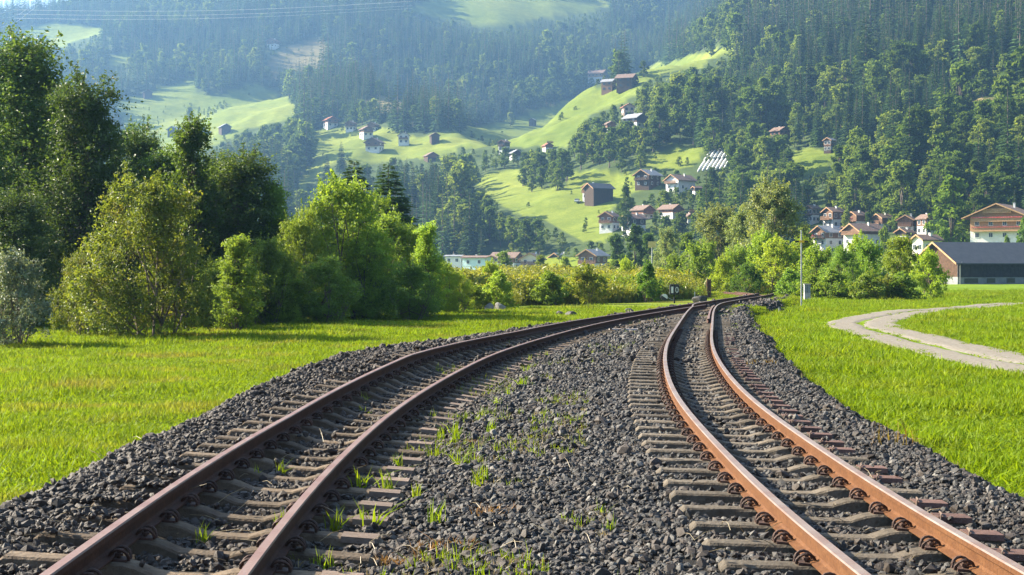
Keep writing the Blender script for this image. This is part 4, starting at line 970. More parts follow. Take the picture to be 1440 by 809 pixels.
# the long barn
bx, bd = (1410 - 720) / FPX * 262, 266.0
bz = float(hgt(np.array([bx]), np.array([bd]))[0])
barn = empty('long_barn', (bx + 5.0, bd, bz), R(-72)); tag(barn, 'long barn with dark slate roof and black boarded wall behind the field', 'barn')
hw, hl = 6.0, 17.5
MB().box(-hw, hw, -hl, hl, -1.5, 1.30).build('stone_base', M['plaster_grey'], barn)
for k in range(44):                                                    # black boards along the side that faces the field
    MB.build(MB().box(hw - .12, hw + .07 + .02 * (k % 2), -hl + k * .7954 + .012, -hl + (k + 1) * .7954 - .012, 1.24, 4.05), 'wall_board', M['timber_black'], barn)
MB().poly_prism([(-hw + .03, 1.302), (hw - .13, 1.302), (hw - .13, 3.9), (0, 6.9), (-hw + .03, 3.9)], -hl + .03, hl - .03).build('timber_wall', M['timber_barn'], barn)
e = hw + 1.0; s_ = .52
rf = MB().poly_prism([(-e, 7.0 - s_ * e), (0, 7.0), (e, 7.0 - s_ * e), (e, 7.22 - s_ * e), (0, 7.22), (-e, 7.22 - s_ * e)], -hl - .9, hl + .9).build('roof', M['roof_slate'], barn)
c = MB(); c.box(1.7, 2.9, 1.0, 2.6, 5.2, 7.0); c.box(1.5, 3.1, .8, 2.8, 7.0, 7.12); c.build('ridge_vent', M['metal_grey'], rf)
f = MB()
for sg in (-1, 1): f.poly_prism([(0, 6.98), (sg * e, 6.98 - s_ * e), (sg * e, 7.26 - s_ * e), (0, 7.28)] if sg > 0 else [(sg * e, 6.98 - s_ * e), (0, 6.98), (0, 7.28), (sg * e, 7.26 - s_ * e)], -hl - 1.0, -hl - .91)
f.build('barge_board', M['timber_pale'], rf)
for k in range(9): window_parts(barn, [(hw + .03, -hl + 2.6 + k * 3.9, .68, R(90))], 1.6 if k != 0 else 2.6, .75, False)
MB().tube([(hw + .35, -hl + .25, -.5), (hw + .35, -hl + .25, 3.4), (hw + .9, -hl + .25, 3.8)], .07, 6).build('downpipe', M['metal_grey'], barn)
HOUSES.append((bx, bd, 36, 190))
lean = empty('lean_to', (bx - 12.6, bd - 4.5, bz), R(-72)); tag(lean, 'low lean-to with pale sheet roof against the barn gable', 'shed')
MB().box(-1.8, 1.8, -1.2, 1.2, -.5, 2.3).build('wall', M['timber_dark'], lean); MB().poly_prism([(-2.2, 2.36), (2.3, 2.75), (2.3, 2.83), (-2.2, 2.44)], -1.5, 1.5).build('roof', M['roof_grey'], lean)
hx, hy = (1238 - 720) / FPX * 150, 150.0; hz = float(hgt(np.array([hx]), np.array([hy]))[0])
hut = empty('garden_hut', (hx, hy, hz), R(-12)); tag(hut, 'small brown hut with flat roof peeking out of the right thicket', 'hut')
MB().box(-.65, .65, -.65, .65, -.2, 1.75).build('wall', M['timber'], hut); MB().box(-.95, .95, -.95, .95, 1.752, 1.86).build('roof', M['roof_grey'], hut)

_c = hit(1003, 246); HOUSES.append((_c[0], _c[1], 9, 52))
# ------------------------------------------------------------------ forest on the hillsides
def forest_points(spacing, dmin, dmax, seed):
    r = np.random.default_rng(seed); xs = np.arange(-1000, 1050, spacing); ys = np.arange(dmin, dmax, spacing); X, Y = np.meshgrid(xs, ys)
    X = (X + r.uniform(-.48, .48, X.shape) * spacing).ravel(); Y = (Y + r.uniform(-.48, .48, Y.shape) * spacing).ravel()
    k = np.abs(X / Y) < .385; X, Y = X[k], Y[k]; Z = hgt(X, Y); k = Z > 2.5; X, Y, Z = X[k], Y[k], Z[k]
    op = np.zeros(len(X), bool)
    for P in MEADOWS: op |= inpoly(P, X, Y)
    rg = np.zeros(len(X), bool)
    for P in ROUGH: rg |= inpoly(P, X, Y)
    keep = ~op & ~(rg & (r.random(len(X)) < .80))
    for hx_, hy_, w, wpx in HOUSES: keep &= np.hypot(X - hx_, Y - hy_) > w * .75 + 3
    return X[keep], Y[keep], Z[keep], rg[keep]
near = forest_points(6.6, 330, 760, 1); far_ = forest_points(7.8, 760, 2420, 2)
FX, FY, FZ, RGH = [np.concatenate([a, b]) for a, b in zip(near, far_)]
r = np.random.default_rng(77); n = len(FX)
isb = np.zeros(n, bool)
for P in BROAD: isb |= inpoly(P, FX, FY)
yg = np.zeros(n, bool)
for P in YOUNG: yg |= inpoly(P, FX, FY)
mix = fbm(FX, FY, 90, 70)
isb = np.where(isb, r.random(n) < .93, (r.random(n) < .09) | ((mix > np.where((FX / FY > .1) & (FY < 1000), -.06, .30)) & (r.random(n) < .65))) | RGH
kind = np.where(isb, 3, np.where(yg & (r.random(n) < .7), 2, r.integers(0, 2, n)))
size = np.exp(r.normal(0, .27, n)) * (1 + .18 * fbm(FX, FY, 140, 71))
hgt_ = np.where(kind == 3, 12.0, np.where(kind == 2, 14.0, 21.0)) * size; hgt_ = np.where((kind < 2) & (FY < 760), hgt_ * .92, hgt_)
hgt_ = np.where((kind == 3) & (FY < 480), hgt_ * .85, hgt_); hgt_ = np.where(RGH, 3.0 * size, hgt_)
def blocks(h_):
    """trees that would stand between the eye and an open meadow or a house"""
    ax = FX / FY * FPX + 720; bad = np.zeros(n, bool)
    for P in OUTLINES:
        for f_ in np.linspace(.12, .97, 10): bad |= inpoly(P, ax, YH - (FZ + h_ * f_ - CAMH) / FY * FPX)
    top = YH - (FZ + h_ - CAMH) / FY * FPX
    for hx_, hy_, w, wpx in HOUSES:
        hb_ = YH - (float(hgt(np.array([hx_]), np.array([hy_]))[0]) - CAMH) / hy_ * FPX
        bad |= (np.abs(ax - (hx_ / hy_ * FPX + 720)) < wpx * .5 + 3) & (FY < hy_) & (top < hb_ - 10)
    return bad
bad = blocks(hgt_); low = bad & (r.random(n) < .9)                    # low bushes grow there instead
kind = np.where(low, 3, kind); hgt_ = np.where(low, r.uniform(3.0, 5.5, n), hgt_)
ok = ~blocks(hgt_)
FX, FY, FZ, kind, hgt_ = FX[ok], FY[ok], FZ[ok], kind[ok], hgt_[ok]
mx = r.uniform(-420, 420, 9000); my = r.uniform(420, 1700, 9000); inm = np.zeros(9000, bool)       # scattered shrubs and hedge lines on the meadows
for P in MEADOWS[:8]: inm |= inpoly(P, mx, my)
inm &= (np.abs(fbm(mx, my, 130, 95)) < .035) | (fbm(mx, my, 60, 96) > .78); mx, my = mx[inm], my[inm]
FX = np.append(FX, mx); FY = np.append(FY, my); FZ = np.append(FZ, hgt(mx, my)); kind = np.append(kind, np.full(len(mx), 3)); hgt_ = np.append(hgt_, r.uniform(1.5, 4.5, len(mx))); n = len(FX)
# what the camera can see of each tree: the largest in the picture stand as single objects
pxs = FX / FY * FPX + 720; tops = YH - (FZ + hgt_ - CAMH) / FY * FPX
vis = (pxs > 5) & (pxs < 1435) & (tops > 2) & ((pxs > 640) | (tops < 250 - 0 * pxs))
order = np.argsort(-hgt_ / FY * vis); single = np.zeros(n, bool); cnt = {0: 0, 3: 0}
for k in order:
    c_ = 3 if kind[k] == 3 else 0
    if vis[k] and cnt[c_] < (290 if c_ == 0 else 270) and FY[k] < 900: single[k] = True; cnt[c_] += 1
    if min(cnt.values()) >= 290: break
def tree_place(con, px):
    where = ('on the slope above the large chalet and the barn' if px > 1290 else 'on the slope above the village row' if px > 1110 else 'on the slope above the pale willows' if px > 975
             else 'round the hillside hamlet above the black timber barn' if px > 800 else 'at the foot of the bright meadow behind the turquoise house' if px > 610 else 'on the far slope behind the left bushes')
    return ('spruces ' if con else 'broad-leaved trees ') + where, ('dark pointed spruce ' if con else 'rounded broad-leaved tree ') + where
KEYS = {0: ('hill_spruce', 7.0), 1: ('hill_spruce2', 6.4), 2: ('young_spruce', 5.2)}
for k in np.nonzero(single)[0]:
    if kind[k] == 3:
        key = ('hill_tree', 'hill_tree2', 'hill_tree3')[k % 3]; h0, w0 = PROTO[key][2:]
        g_, lab = tree_place(False, pxs[k])
        nm = 'hillside_tree'; wd = hgt_[k] * w0 / h0 * (1.0 + .15 * r.random())
    else:
        key = KEYS[kind[k]][0]; h0, w0 = PROTO[key][2:]; wd = hgt_[k] * w0 / h0
        g_, lab = tree_place(True, pxs[k]); nm = 'forest_spruce'
    o = plant(nm, key, FX[k], FY[k], hgt_[k], wd, lab, 'tree', g_)
rest = ~single
cons = [joined(spruce(31, 22, 8.4, 17, 8, 1), M['needle']), joined(spruce(32, 23, 7.4, 18, 8, 1, ragged=.4, bare=.08), M['needle']), joined(spruce(33, 14, 6.0, 15, 8, 1), M['needle_young'])]
h0s = np.array([22, 23, 14.])
k = rest & (kind < 3)
s = (hgt_[k] / h0s[kind[k]])[:, None] * np.ones(3); s[:, :2] *= r.uniform(.75, 1.35, (k.sum(), 1))
scatter('spruce_forest', np.stack([FX, FY, FZ], 1)[k], s, r.uniform(0, 6.28, k.sum()), kind[k], cons, 'hazy blue-green spruce forest covering the mountainside', 'forest')
broads = [joined(far_leafy(41, 12, 9, 700, 1.25), M['leaf_hill']), joined(far_leafy(42, 12, 8.5, 640, 1.3), M['leaf_hill']), joined(far_leafy(43, 13, 7.5, 640, 1.2), M['leaf_hill'])]
k = rest & (kind == 3)
s = (hgt_[k] / 12.0)[:, None] * np.ones(3); s[:, :2] *= r.uniform(.9, 1.25, (k.sum(), 1))
scatter('mixed_woodland', np.stack([FX, FY, FZ], 1)[k], s, r.uniform(0, 6.28, k.sum()), r.integers(0, 3, k.sum()), broads, 'lighter green broad-leaved woodland between the meadows', 'woodland')
# single trees between the valley houses and on the meadows
MID = [
 ('leafy_tree', 'hill_tree', 868, 330, 332, 34, 'dark green tree right of the timber-gabled house at the meadow foot', (.8, .9, 1)),
 ('leafy_tree', 'hill_tree3', 893, 300, 318, 40, 'tall dark green tree left of the yellow board on a post', (.8, .9, 1)),
 ('leafy_tree', 'hill_tree2', 913, 310, 330, 36, 'dark green tree directly behind the yellow board on a post', (.8, .9, 1)),
 ('leafy_tree', 'hill_tree3', 880, 520, 262, 26, 'pale round tree right of the black timber barn', (1.2, 1.2, 1.2)),
 ('leafy_tree', 'hill_tree', 710, 300, 355, 32, 'light green tree in front of the wide brown-roofed house', (1.6, 1.5, 1.1)),
 ('leafy_tree', 'hill_tree2', 760, 280, 360, 30, 'yellow-green round tree in front of the cream house', (1.8, 1.5, 1.1)),
 ('leafy_tree', 'hill_tree3', 795, 270, 362, 24, 'bright green small tree before the grey-roofed house', (1.7, 1.6, 1.0)),
 ('leafy_bush', 'hill_tree', 632, 250, 372, 22, 'yellow-green bush before the white low wing', (1.7, 1.5, 1.0)),
 ('leafy_bush', 'hill_tree2', 866, 240, 366, 34, 'grey-green bush at the far edge of the weeds', (1.5, 1.5, 1.3)),
 ('leafy_tree', 'hill_tree3', 1338, 400, 252, 78, 'tall bright green tree left of the large chalet', (1.5, 1.5, 1.0)),
 ('leafy_tree', 'hill_tree', 1190, 405, 297, 20, 'green tree between the first two chalets of the upper row', (1, 1, 1)),
 ('leafy_tree', 'hill_tree2', 1222, 400, 300, 20, 'green tree between the second and middle chalets of the upper row', (.9, .95, 1)),
 ('leafy_tree', 'hill_tree3', 1259, 398, 302, 20, 'pale green tree right of the middle chalet of the upper row', (1.3, 1.3, 1.1)),
 ('leafy_tree', 'hill_tree', 1298, 372, 308, 26, 'green tree before the rightmost chalet of the upper row', (1.1, 1.1, 1)),
 ('leafy_bush', 'hill_tree2', 1272, 350, 316, 24, 'yellow-green round bush below the wide brown roof', (1.7, 1.5, 1)),
 ('leafy_tree', 'hill_tree', 1245, 330, 322, 26, 'dark green tree right of the large white house', (.9, .95, 1)),
 ('leafy_tree', 'hill_tree2', 1326, 330, 322, 30, 'dark green tree above the barn ridge', (.9, 1, 1)),
 ('leafy_bush', 'hill_tree', 1415, 345, 334, 16, 'small round bush on the lawn before the large chalet', (1, 1.1, 1)),
 ('leafy_tree', 'hill_tree3', 1443, 350, 305, 36, 'green tree cut by the right picture edge before the large chalet', (1.2, 1.3, 1)),
 ('leafy_tree', 'hill_tree2', 1040, 240, 318, 60, 'broad green tree behind the pale willows', (1, 1, .9)),
 ('leafy_tree', 'hill_tree', 968, 250, 330, 46, 'pale green tree behind the round yellow-green bush', (1.5, 1.4, 1.2)),
 ('leafy_tree', 'hill_tree3', 1130, 260, 322, 44, 'green tree behind the striped signal pole', (1.2, 1.2, 1)),
]
for nm, key, px, D, top, wpx, lab, tint in MID:
    if 1180 < px < 1305 and D > 345: D = hit(px, 329)[1]
    plant_px(nm, key, px, D, top, wpx, lab, 'bush' if 'bush' in nm else 'tree', tint=tint)
for k, (px, py, hh, lab) in enumerate([(266, 172, 13, 'round tree standing behind the three barns on the far left meadow'), (568, 182, 10, 'round tree beside the white gabled house of the far village'), (480, 240, 17, 'lone dark conifer-like tree on the far lower meadow'), (460, 255, 15, 'lone dark tree left of the lone conifer-like one'),
      (718, 178, 12, 'pale tree at the left end of the open upper meadow'), (735, 262, 8, 'tree at the upper edge of the bright meadow'), (762, 265, 9, 'middle tree of the clump on the bright meadow'), (784, 268, 9, 'right tree of the clump on the bright meadow'), (748, 270, 7, 'lowest tree of the clump on the bright meadow'),
      (905, 108, 9, 'small tree right of the hilltop farm'), (1000, 80, 11, 'pale tree on the crest meadow right of the hilltop farm')]):
    x, y, z = hit(px, py)
    if 'conifer' in lab or 'lone dark tree' in lab: plant('lone_tree', 'hill_spruce', x, y, hh, hh * .38, lab, 'tree')
    else: plant('lone_tree', ('hill_tree', 'hill_tree2')[k % 2], x, y, hh, hh * .85, lab, 'tree')

# ------------------------------------------------------------------ grass and weeds
def tuft(seed, n, rad_, hmin, hmax, mat, wid=.010, lean=.45):
    r = np.random.default_rng(seed); a = r.uniform(0, 6.28, n); d = rad_ * np.sqrt(r.random(n)); P = np.stack([np.cos(a) * d, np.sin(a) * d, np.full(n, -.02)], 1)
    h = r.uniform(hmin, hmax, n); b = r.uniform(0, 6.28, n); ln = r.normal(0, lean, n) * h; q = r.uniform(0, 6.28, n)
    side_ = np.stack([np.cos(b), np.sin(b), 0 * b], 1) * wid * r.uniform(.6, 1.3, (n, 1)); ld = np.stack([np.cos(q), np.sin(q), 0 * q], 1)
    mid = P + ld * (ln * .35)[:, None] + [0, 0, 1] * (h * .6)[:, None]; tip = P + ld * ln[:, None] + [0, 0, 1] * h[:, None]
    V = np.stack([P - side_, P + side_, mid + side_ * .75, mid - side_ * .75, tip], 1).reshape(-1, 3); o = 5 * np.arange(n)[:, None]
    F = np.concatenate([o + [0, 1, 2], o + [0, 2, 3], o + [3, 2, 4]], 1).reshape(-1, 3)
    return np_mesh('tuft', V, F, mat)
def polar_points(n, d0, d1, seed, near_cut=20.0):
    r = np.random.default_rng(seed); D = np.exp(r.uniform(math.log(d0), math.log(d1), n)); u = r.uniform(-.36, .36, n)
    k = r.random(n) < np.minimum(1, (D / near_cut)**2 + .02); return u[k] * D[k], D[k], r
TL = [tuft(1, 64, .26, .018, .055, M['grass_blade'], .007, .9), tuft(2, 60, .26, .015, .045, M['grass_blade'], .007, .9), tuft(3, 40, .2, .03, .10, M['grass_blade'], .008, .7)]
TRt = [tuft(4, 60, .24, .025, .07, M['grass_lush'], .008, .8), tuft(5, 56, .24, .02, .06, M['grass_lush'], .008, .8), tuft(6, 40, .2, .035, .12, M['grass_lush'], .009, .65)]
x, y, r = polar_points(120000, 9, 75, 3)
k = (bed_edge(x, y) > .42 + .12 * fbm(x, y, .6, 80)) & (x < XL(y)); x, y = x[k], y[k]
s = r.uniform(.7, 1.25, len(x)) * (1 + .012 * y) * (1 + .25 * fbm(x, y, 2.2, 81)); S3 = np.stack([s, s, s * (1 + .75 * np.clip(fbm(x, y, .8, 82), -.7, 1.4))], 1)
scatter('meadow_grass', np.stack([x, y, hgt(x, y)], 1), S3, r.uniform(0, 6.28, len(x)), r.integers(0, 3, len(x)), TL, 'short sunlit meadow grass left of the tracks', 'grass')
x, y, r = polar_points(150000, 9, 150, 4)
k = (bed_edge(x, y) > .40 + .12 * fbm(x, y, .6, 83)) & (x > XR(y)) & ~on_path(x, y); x, y = x[k], y[k]
s = r.uniform(.7, 1.25, len(x)) * (1 + .010 * y) * (1 + .25 * fbm(x, y, 2.2, 84)); S3 = np.stack([s, s, s * (1 + .6 * np.clip(fbm(x, y, .9, 85), -.7, 1.4)) * np.where(on_path(x, y, 1.6, False), .45, 1)], 1)
scatter('field_grass', np.stack([x, y, hgt(x, y)], 1), S3, r.uniform(0, 6.28, len(x)), r.integers(0, 3, len(x)), TRt, 'lush bright green field grass right of the tracks', 'grass')
# golden weeds between the bushes and the houses
def weed(seed, mat, n=90, h=1.0):
    r = np.random.default_rng(seed); P = np.stack([r.normal(0, .28, n), r.normal(0, .28, n), h * r.random(n)**.7], 1)
    nr_ = r.normal(size=(n, 3)) + [0, 0, .4]; nr_ /= np.linalg.norm(nr_, axis=1)[:, None]
    V, F = leaf_quads(P, nr_, .15, r, aspect=.4); return np_mesh('weed', V, F, mat)
WD = [weed(1, M['weed_gold']), weed(2, M['weed_gold'], 80, .85), weed(3, M['leaf_bright'], 70, .8), tuft(9, 60, .3, .4, 1.0, M['weed_gold'], .02)]
r = np.random.default_rng(9); n = 26000; D = 74 * (300 / 74)**r.random(n); x = r.uniform(-.075, .17, n) * D; y = D
k = (bed_edge(x, y) > 1.2 + np.clip((95 - y) * .06, 0, 3)) & ~((x > XR(np.minimum(y, 128))) & (y < 112)) & (x > -9 + (y - 74) * .02) & ((x < XL(np.minimum(y, 128)) - 1.0) | (y > 118))
k &= y > 74 + (x / y * FPX + 80) * .088 + 3 * fbm(x, y, 5, 92)
x, y = x[k], y[k]; s = r.uniform(.7, 1.35, len(x)) * (1 + .005 * (y - 74)) * (1 + .45 * fbm(x, y, 7, 90))
ix = np.where(fbm(x, y, 12, 91) > .25, 2, r.integers(0, 2, len(x))); ix = np.where(r.random(len(x)) < .3, 3, ix)
scatter('golden_weeds', np.stack([x, y, hgt(x, y)], 1), s[:, None] * np.ones(3), r.uniform(0, 6.28, len(x)), ix, WD, 'waste ground full of tall golden weeds before the valley houses', 'weeds')
# grass creeping into the far ballast
r = np.random.default_rng(10); n = 42000; y = 38 + 84 * r.random(n); x = XL(y) + r.uniform(-2.2, 4.6, n)
k = (x < XR(y) + 2.3) & (fbm(x, y, 3.2, 60) > .05 + (55 - y) * .03 - np.clip((y - 78) * .08, 0, 2)) & (rails_near(x, y) > .12) & (r.random(n) < .8); x, y = x[k], y[k]
s = r.uniform(.8, 1.5, len(x)) * (.5 + .7 * (y > 60)); z = np.maximum(bed_z(x, y), hgt(x, y)) - .02
scatter('track_grass', np.stack([x, y, z], 1), s[:, None] * np.ones(3), r.uniform(0, 6.28, len(x)), r.integers(0, 3, len(x)), TL, 'grass growing over the far ballast round the switch', 'grass')
r = np.random.default_rng(14); n = 5200; y = 7.5 * (50 / 7.5)**r.random(n); x = XL(y) + r.uniform(-.35, 2.3, n)
k = (fbm(x, y, 1.3, 66) > .30) & (x < XR(y) - 1.0) & (rails_near(x, y) > .09); x, y = x[k], y[k]
ye = 8 * (60 / 8)**r.random(9000); xe = np.where(r.random(9000) < .5, XL(ye) - r.uniform(1.2, 2.6, 9000), XR(ye) + r.uniform(1.2, 2.6, 9000)); ee = bed_edge(xe, ye)
ke = (ee > .10) & (ee < .62) & (r.random(9000) < .25 + .75 * (ee > .34)); x = np.append(x, xe[ke]); y = np.append(y, ye[ke]); on_edge = np.arange(len(x)) >= len(x) - ke.sum()
WT = [tuft(50, 7, .04, .03, .10, M['grass_blade'], .004, .8), tuft(51, 9, .05, .02, .07, M['straw'], .003, 1.0), tuft(52, 6, .03, .04, .13, M['grass_lush'], .004, .6)]
scatter('ballast_weeds', np.stack([x, y, np.maximum(bed_z(x, y), hgt(x, y)) + .012], 1), r.uniform(.6, 1.2, (len(x), 1)) * np.where(on_edge, 1.5, 1.0)[:, None] * np.ones(3), r.uniform(0, 6.28, len(x)), np.where(on_edge, r.choice([0, 1, 1], len(x)), r.choice([0, 1, 1, 2], len(x))), WT, 'sparse weeds and dry grass along the tracks and ballast edges', 'weeds')
# small tufts among the near stones
spots = [(395, 672), (512, 575), (545, 690), (610, 640), (640, 620), (615, 740), (680, 680), (640, 610), (700, 575), (672, 690), (585, 700), (520, 740), (285, 770), (360, 680), (715, 555), (740, 520), (655, 590), (560, 655), (690, 610), (735, 545), (770, 500), (600, 560), (620, 615), (505, 690), (470, 748), (395, 745), (790, 480), (650, 655), (745, 505), (700, 640)]
GT = [tuft(20 + k, 16, .045, .06, .17, M['grass_lush'], .006, .6) for k in range(4)] + [tuft(30, 150, .13, .015, .055, M['dry_brown'], .0035, 1.1)]
def bed_hit(px, py, z0=-.2):
    D = FPX * (CAMH - z0) / (py - YH); x = (px - 720) / FPX * D; return x, D, float(bed_z(np.array([x]), np.array([D]))[0])
for k, (px, py) in enumerate(spots):
    x, y, z = bed_hit(px, py); o = link('weed_tuft', GT[k % 4], None, (x, y, z + .01), (0, 0, k), (random.uniform(.8, 1.3),) * 3)
    tag(o, 'small green grass tuft sprouting between the dark ballast stones', 'grass tuft', 'grass tufts sprouting from the ballast')
for px, py, sc_, lab in ((620, 775, 1.5, 'rust-brown dried moss clump at the bottom between the tracks'), (560, 790, 1.0, 'small brown dried moss clump beside the left track bottom'), (690, 728, 1.3, 'grey-brown dry clump right of the left track'), (662, 625, .9, 'reddish dry clump near the left track sleepers')):
    x, y, z = bed_hit(px, py); o = link('dry_clump', GT[4], None, (x, y, z + .012), (0, 0, px), (sc_, sc_, sc_ * 1.1)); tag(o, lab, 'dry plant')
x, y, z = bed_hit(1262, 628); o = link('dock_plant', tuft(40, 46, .26, .08, .34, M['rust_leaf'], .0045, .45), None, (x, y, z - .05)); tag(o, 'orange-brown withered plant at the right ballast edge', 'dry plant')
x, y, z = bed_hit(1072, 512); o = link('dock_plant', tuft(41, 60, .34, .05, .16, M['rust_leaf'], .007, .6), None, (x, y, z - .02)); tag(o, 'orange withered plant at the far right ballast edge', 'dry plant')
# dry stalks lying about
r = np.random.default_rng(12); mb = MB()
for k in range(150):
    px = r.uniform(0, 1300); py = 560 + 249 * r.random()
    x, y, z = bed_hit(px, py); x += 0
    if float(bed_edge(np.array([x]), np.array([y]))[0]) > .2: continue
    a = r.uniform(0, 6.28); L = r.uniform(.05, .16) * (1.6 if px < 500 else 1); t_ = r.uniform(-.1, .5)
    p = np.array([x, y, z + .045]); d = np.array([math.cos(a), math.sin(a), t_])
    mb.tube([tuple(p), tuple(p + d * L * .5 + [0, 0, .015]), tuple(p + d * L)], [.0022, .002, .001], 4)
o = mb.build('dry_stalks', M['straw']); tag(o, 'thin dry straw stalks strewn over the ballast', 'straw', kind='stuff')

# ------------------------------------------------------------------ lineside equipment and stones
def ground_at(x, y): return float(max(hgt(np.array([x]), np.array([y]))[0], -9))
x, y = (944 - 720) / FPX * 90, 90.0; z = ground_at(x, y)
sw = empty('switch_stand', (x, y, z)); tag(sw, 'black switch lantern with white marks beside the dense dark bush', 'switch signal')
MB().tube([(.18, 0, -.1), (.18, 0, .62)], .05, 8).build('post', M['paint_black'], sw)
bxm = MB(); bxm.box(-.10, .46, -.2, .2, .52, 1.06); bxm.box(-.06, .42, -.16, .16, 1.06, 1.12); ln = bxm.build('lantern', M['paint_black'], sw)
MB().box(-.03, .10, -.212, -.202, .60, .98).build('white_mark', M['paint_white'], ln)
ring = MB()
for a0 in np.linspace(0, 2 * math.pi, 14, endpoint=False):
    a1 = a0 + 2 * math.pi / 14
    ring.tube([(.31 + .075 * math.cos(a0), -.208, .79 + .16 * math.sin(a0)), (.31 + .075 * math.cos(a1), -.208, .79 + .16 * math.sin(a1))], .022, 5)
ring.build('white_ring', M['paint_white'], ln)
lev = MB(); lev.tube([(.1, -.05, .18), (-.42, -.05, .42)], .025, 6); lev.build('lever', M['metal_grey'], sw)
wt = MB(); wt.tube([(-.42, -.16, .36), (-.42, .08, .36)], .20, 14); wo_ = wt.build('lever_weight', M['paint_black'], sw)
h_ = MB(); b0 = len(h_.v); h_.poly_prism([(-.42 + .19 * math.cos(t), .36 + .19 * math.sin(t)) for t in np.linspace(-.6, math.pi - .6, 10)], -.175, -.163); h_.build('white_half', M['paint_white'], wo_)
x, y = (1127 - 720) / FPX * 74, 74.0; z = ground_at(x, y)
sp = empty('signal_pole', (x, y, z)); tag(sp, 'slim grey pole with a yellow and black crossbar right of the track', 'pole')
MB().tube([(0, 0, -.3), (0, 0, 3.75)], [.040, .034], 8).build('pole', M['metal_grey'], sp)
MB().box(-.13, .13, -.052, -.042, 3.14, 3.25).build('yellow_plate', M['paint_yellow'], sp)
for s in (-1, 1): MB().box(min(s * .132, s * .31), max(s * .132, s * .31), -.052, -.042, 3.15, 3.24).build('black_plate', M['paint_black'], sp)
x, y = (1135 - 720) / FPX * 86, 86.0; z = ground_at(x, y)
cb = empty('trackside_box', (x, y, z)); tag(cb, 'pinkish concrete box with upright slats beside the signal pole', 'cable box')
MB().box(-.17, .17, -.17, .17, -.2, .50).build('base', M['concrete'], cb)
for k in range(4): MB().box(-.17 + k * .09, -.11 + k * .09, -.15, .15, .502, .96).build('slat', M['metal_grey'], cb)
MB().box(-.19, .19, -.18, .18, .962, 1.0).build('lid', M['concrete'], cb)
x, y = (1096 - 720) / FPX * 66, 66.0; z = ground_at(x, y)
ds = empty('ground_signal', (x, y, z)); tag(ds, 'low black device on a short post in the grass right of the track', 'ground signal')
MB().tube([(0, 0, -.1), (0, 0, .34)], .035, 6).build('post', M['metal_grey'], ds); MB().box(-.13, .02, -.1, .1, .30, .52).build('head', M['paint_black'], ds); MB().box(.05, .20, -.1, .1, .02, .20).build('foot_box', M['paint_black'], ds)
x, y = (997 - 720) / FPX * 108, 108.0; z = ground_at(x, y)
rp = empty('steel_post', (x, y, z)); tag(rp, 'short rusty double steel post standing in the golden weeds', 'post')
for xx in (-.11, .08): MB().box(xx - .05, xx + .06, -.08, .08, -.3, 1.35).build('flange', M['rust_dark'], rp)
MB().box(-.048, .028, -.02, .02, -.2, 1.30).build('web', M['rust_dark'], rp)
x, y = (917 - 720) / FPX * 150, 150.0; z = ground_at(x, y); tz = CAMH + (YH - 344) / FPX * 150
ys = empty('yellow_board', (x, y, z)); tag(ys, 'square cream-yellow board on a grey post above the weeds', 'sign')
MB().tube([(0, 0, -.3), (0, 0, tz - z - .25)], .07, 8).build('post', M['metal_grey'], ys); MB().box(-.37, .37, -.09, -.072, tz - z - .30, tz - z + .30).build('board', M['paint_cream'], ys)
x, y = (977 - 720) / FPX * 92, 92.0; z = ground_at(x, y)
tp = empty('marker_peg', (x, y, z)); tag(tp, 'thin pale marker peg beside the dark stone heap', 'peg'); MB().tube([(0, 0, -.1), (0, 0, .62)], .035, 6).build('peg', M['metal_grey'], tp)
def boulder(px, py, D, w, h, mat, label, seed, name='boulder', n=1):
    x = (px - 720) / FPX * D; z = ground_at(x, D); bm = bmesh.new(); bmesh.ops.create_icosphere(bm, subdivisions=3, radius=1); r = np.random.default_rng(seed)
    ds_ = r.normal(size=(9, 3)); ds_ /= np.linalg.norm(ds_, axis=1)[:, None]
    for v in bm.verts:
        p = np.array(v.co)
        for d in ds_: p = p - max(p @ d - .68, 0) * d
        v.co = p * [w / 2, w / 2 * .8, h * .75] * (1 + .05 * r.random())
    me = bpy.data.meshes.new(name); bm.to_mesh(me); bm.free(); me.materials.append(mat); o = link(name, me, None, (x, D, z + h * .2)); tag(o, label, 'rock'); return o
boulder(703, 432, 71, .62, .42, M['stone'], 'larger pale boulder at the grass edge below the round grey-green bush', 1)
boulder(688, 432, 71.6, .45, .40, M['stone'], 'smaller pale boulder left of the larger one', 2)
boulder(985, 414, 88, 1.1, .52, M['ballast'], 'dark stone heap beside the switch lantern', 3, 'stone_heap')
for k, (px, D, w, h, lab) in enumerate([(803, 62, .55, .22, 'dark rock in the grass bank left of the far track'), (788, 63.5, .4, .2, 'dark rock left end of the grass bank by the far track'), (885, 69, .5, .2, 'dark rock on the grass bank below the dense dark bush'), (650, 52, .7, .10, 'flat dark stone patch in the meadow left of the track')]):
    boulder(px, 0, D, w, h, M['ballast'], lab, 10 + k)
x, y, z = bed_hit(880, 466); o = MB().box(-.42, .42, -.06, .06, -.02, .05).build('concrete_plank', M['concrete'], None); o.location = (x, y, z + .02); o.rotation_euler = (0, 0, .1); tag(o, 'pale concrete plank lying on the ballast between the tracks', 'plank')
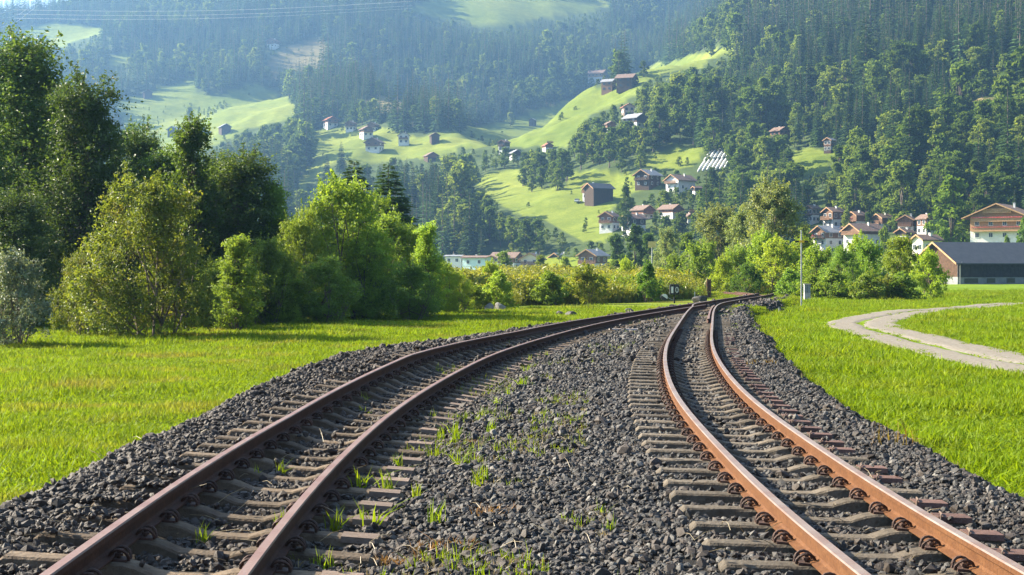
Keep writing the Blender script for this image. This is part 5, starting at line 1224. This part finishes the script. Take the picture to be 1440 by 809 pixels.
# white covered rows on the hillside
hx_, hy_, hz_ = hit(1000, 236)
wr_ = empty('plant_covers', (hx_, hy_, hz_)); tag(wr_, 'slanting rows of long white covers on the slope above the white house', 'plant covers')
k_ = hy_ / FPX
for row, (x0, y0_, n) in enumerate([(982, 247, 7), (992, 231, 7)]):
    for q in range(n):
        a = hit(x0 + q * 6.2 - row * 1, y0_ - q * .9); b = hit(x0 + q * 6.2 + 9, y0_ - 12 - q * .9)
        pa = Vector(a) - Vector((hx_, hy_, hz_)) + Vector((0, 0, 1.6)); pb = Vector(b) - Vector((hx_, hy_, hz_)) + Vector((0, 0, 2.2))
        MB().tube([tuple(pa), tuple(pa.lerp(pb, .5) + Vector((0, 0, .2))), tuple(pb)], .52, 8).build('white_cover', M['paint_white'], wr_, True)
# parked vehicle beside the black barn
x, y, z = hit(812, 285)
car = empty('parked_car', (x, y, z), R(75)); tag(car, 'white car parked left of the black timber barn', 'car')
cbm = MB(); cbm.poly_prism([(-2.1, .35), (2.1, .35), (2.1, .80), (1.3, .92), (-2.0, .95), (-2.1, .7)], -.85, .85); cbm.build('body', M['paint_white'], car)
MB().poly_prism([(-1.7, .95), (1.2, .925), (.55, 1.45), (-1.2, 1.48)], -.75, .75).build('cabin', M['glass'], car)
MB().box(-1.15, .5, -.72, .72, 1.482, 1.52).build('roof', M['paint_white'], car)
for xx in (-1.3, 1.3):
    for yy in (-.86, .70): MB().tube([(xx, yy, .33), (xx, yy + .16, .33)], .33, 12).build('wheel', M['paint_black'], car)
# overhead power wires high on the left
for k, (a, b) in enumerate([((-40, 40), (26, 21)), ((-40, 52), (22, 32)), ((-40, 33), (30, 10))]):
    pa = [((p[0] - 720) / FPX * d, d, CAMH + (YH - p[1]) / FPX * d) for p, d in ((a, 260), (b, 420))]
    p0 = Vector(pa[0]); p1 = Vector(pa[1]); far_e = p1 + (p1 - p0) * 1.2 + Vector((0, 0, 4))
    o = MB().tube([tuple(p0 + (p0 - p1) * .2), tuple(p0), tuple(p1), tuple(far_e)], .035, 5).build('power_wire', M['wire'])
    tag(o, ('lower', 'lowest', 'upper')[k] + ' bright power wire slanting through the top left corner', 'wire')
for k, (y0_, y1_) in enumerate([(14, 2), (20, 8), (26, 12)]):
    P_ = []
    for t in np.linspace(0, 1, 14):
        px = 20 + 560 * t; py = y0_ + (y1_ - y0_) * t + 7 * math.sin(math.pi * t); d = 700 - 60 * t; P_.append(((px - 720) / FPX * d, d, CAMH + (YH - py) / FPX * d))
    o = MB().tube(P_, .05, 5).build('power_wire', M['wire']); tag(o, ('topmost', 'middle', 'lowest')[k] + ' of the faint long power wires before the hazy mountain', 'wire')

# ------------------------------------------------------------------ haze in the valley air
HTOP = float(GZ.max()) + 45.0
hb = MB(); hb.box(-3500, 3500, -3450, 3450, -4.0, HTOP); m = bpy.data.materials.new('haze'); t = nt(m)
pv = N(t, 'ShaderNodeVolumePrincipled'); pv.inputs['Color'].default_value = (.28, .56, 1.0, 1); pv.inputs['Density'].default_value = HAZE_DENSITY; pv.inputs['Anisotropy'].default_value = .5
o_ = N(t, 'ShaderNodeOutputMaterial'); t.links.new(pv.outputs[0], o_.inputs['Volume'])
hz_o = hb.build('haze', m); tag(hz_o, 'pale blue haze filling the valley air', 'haze', kind='stuff')
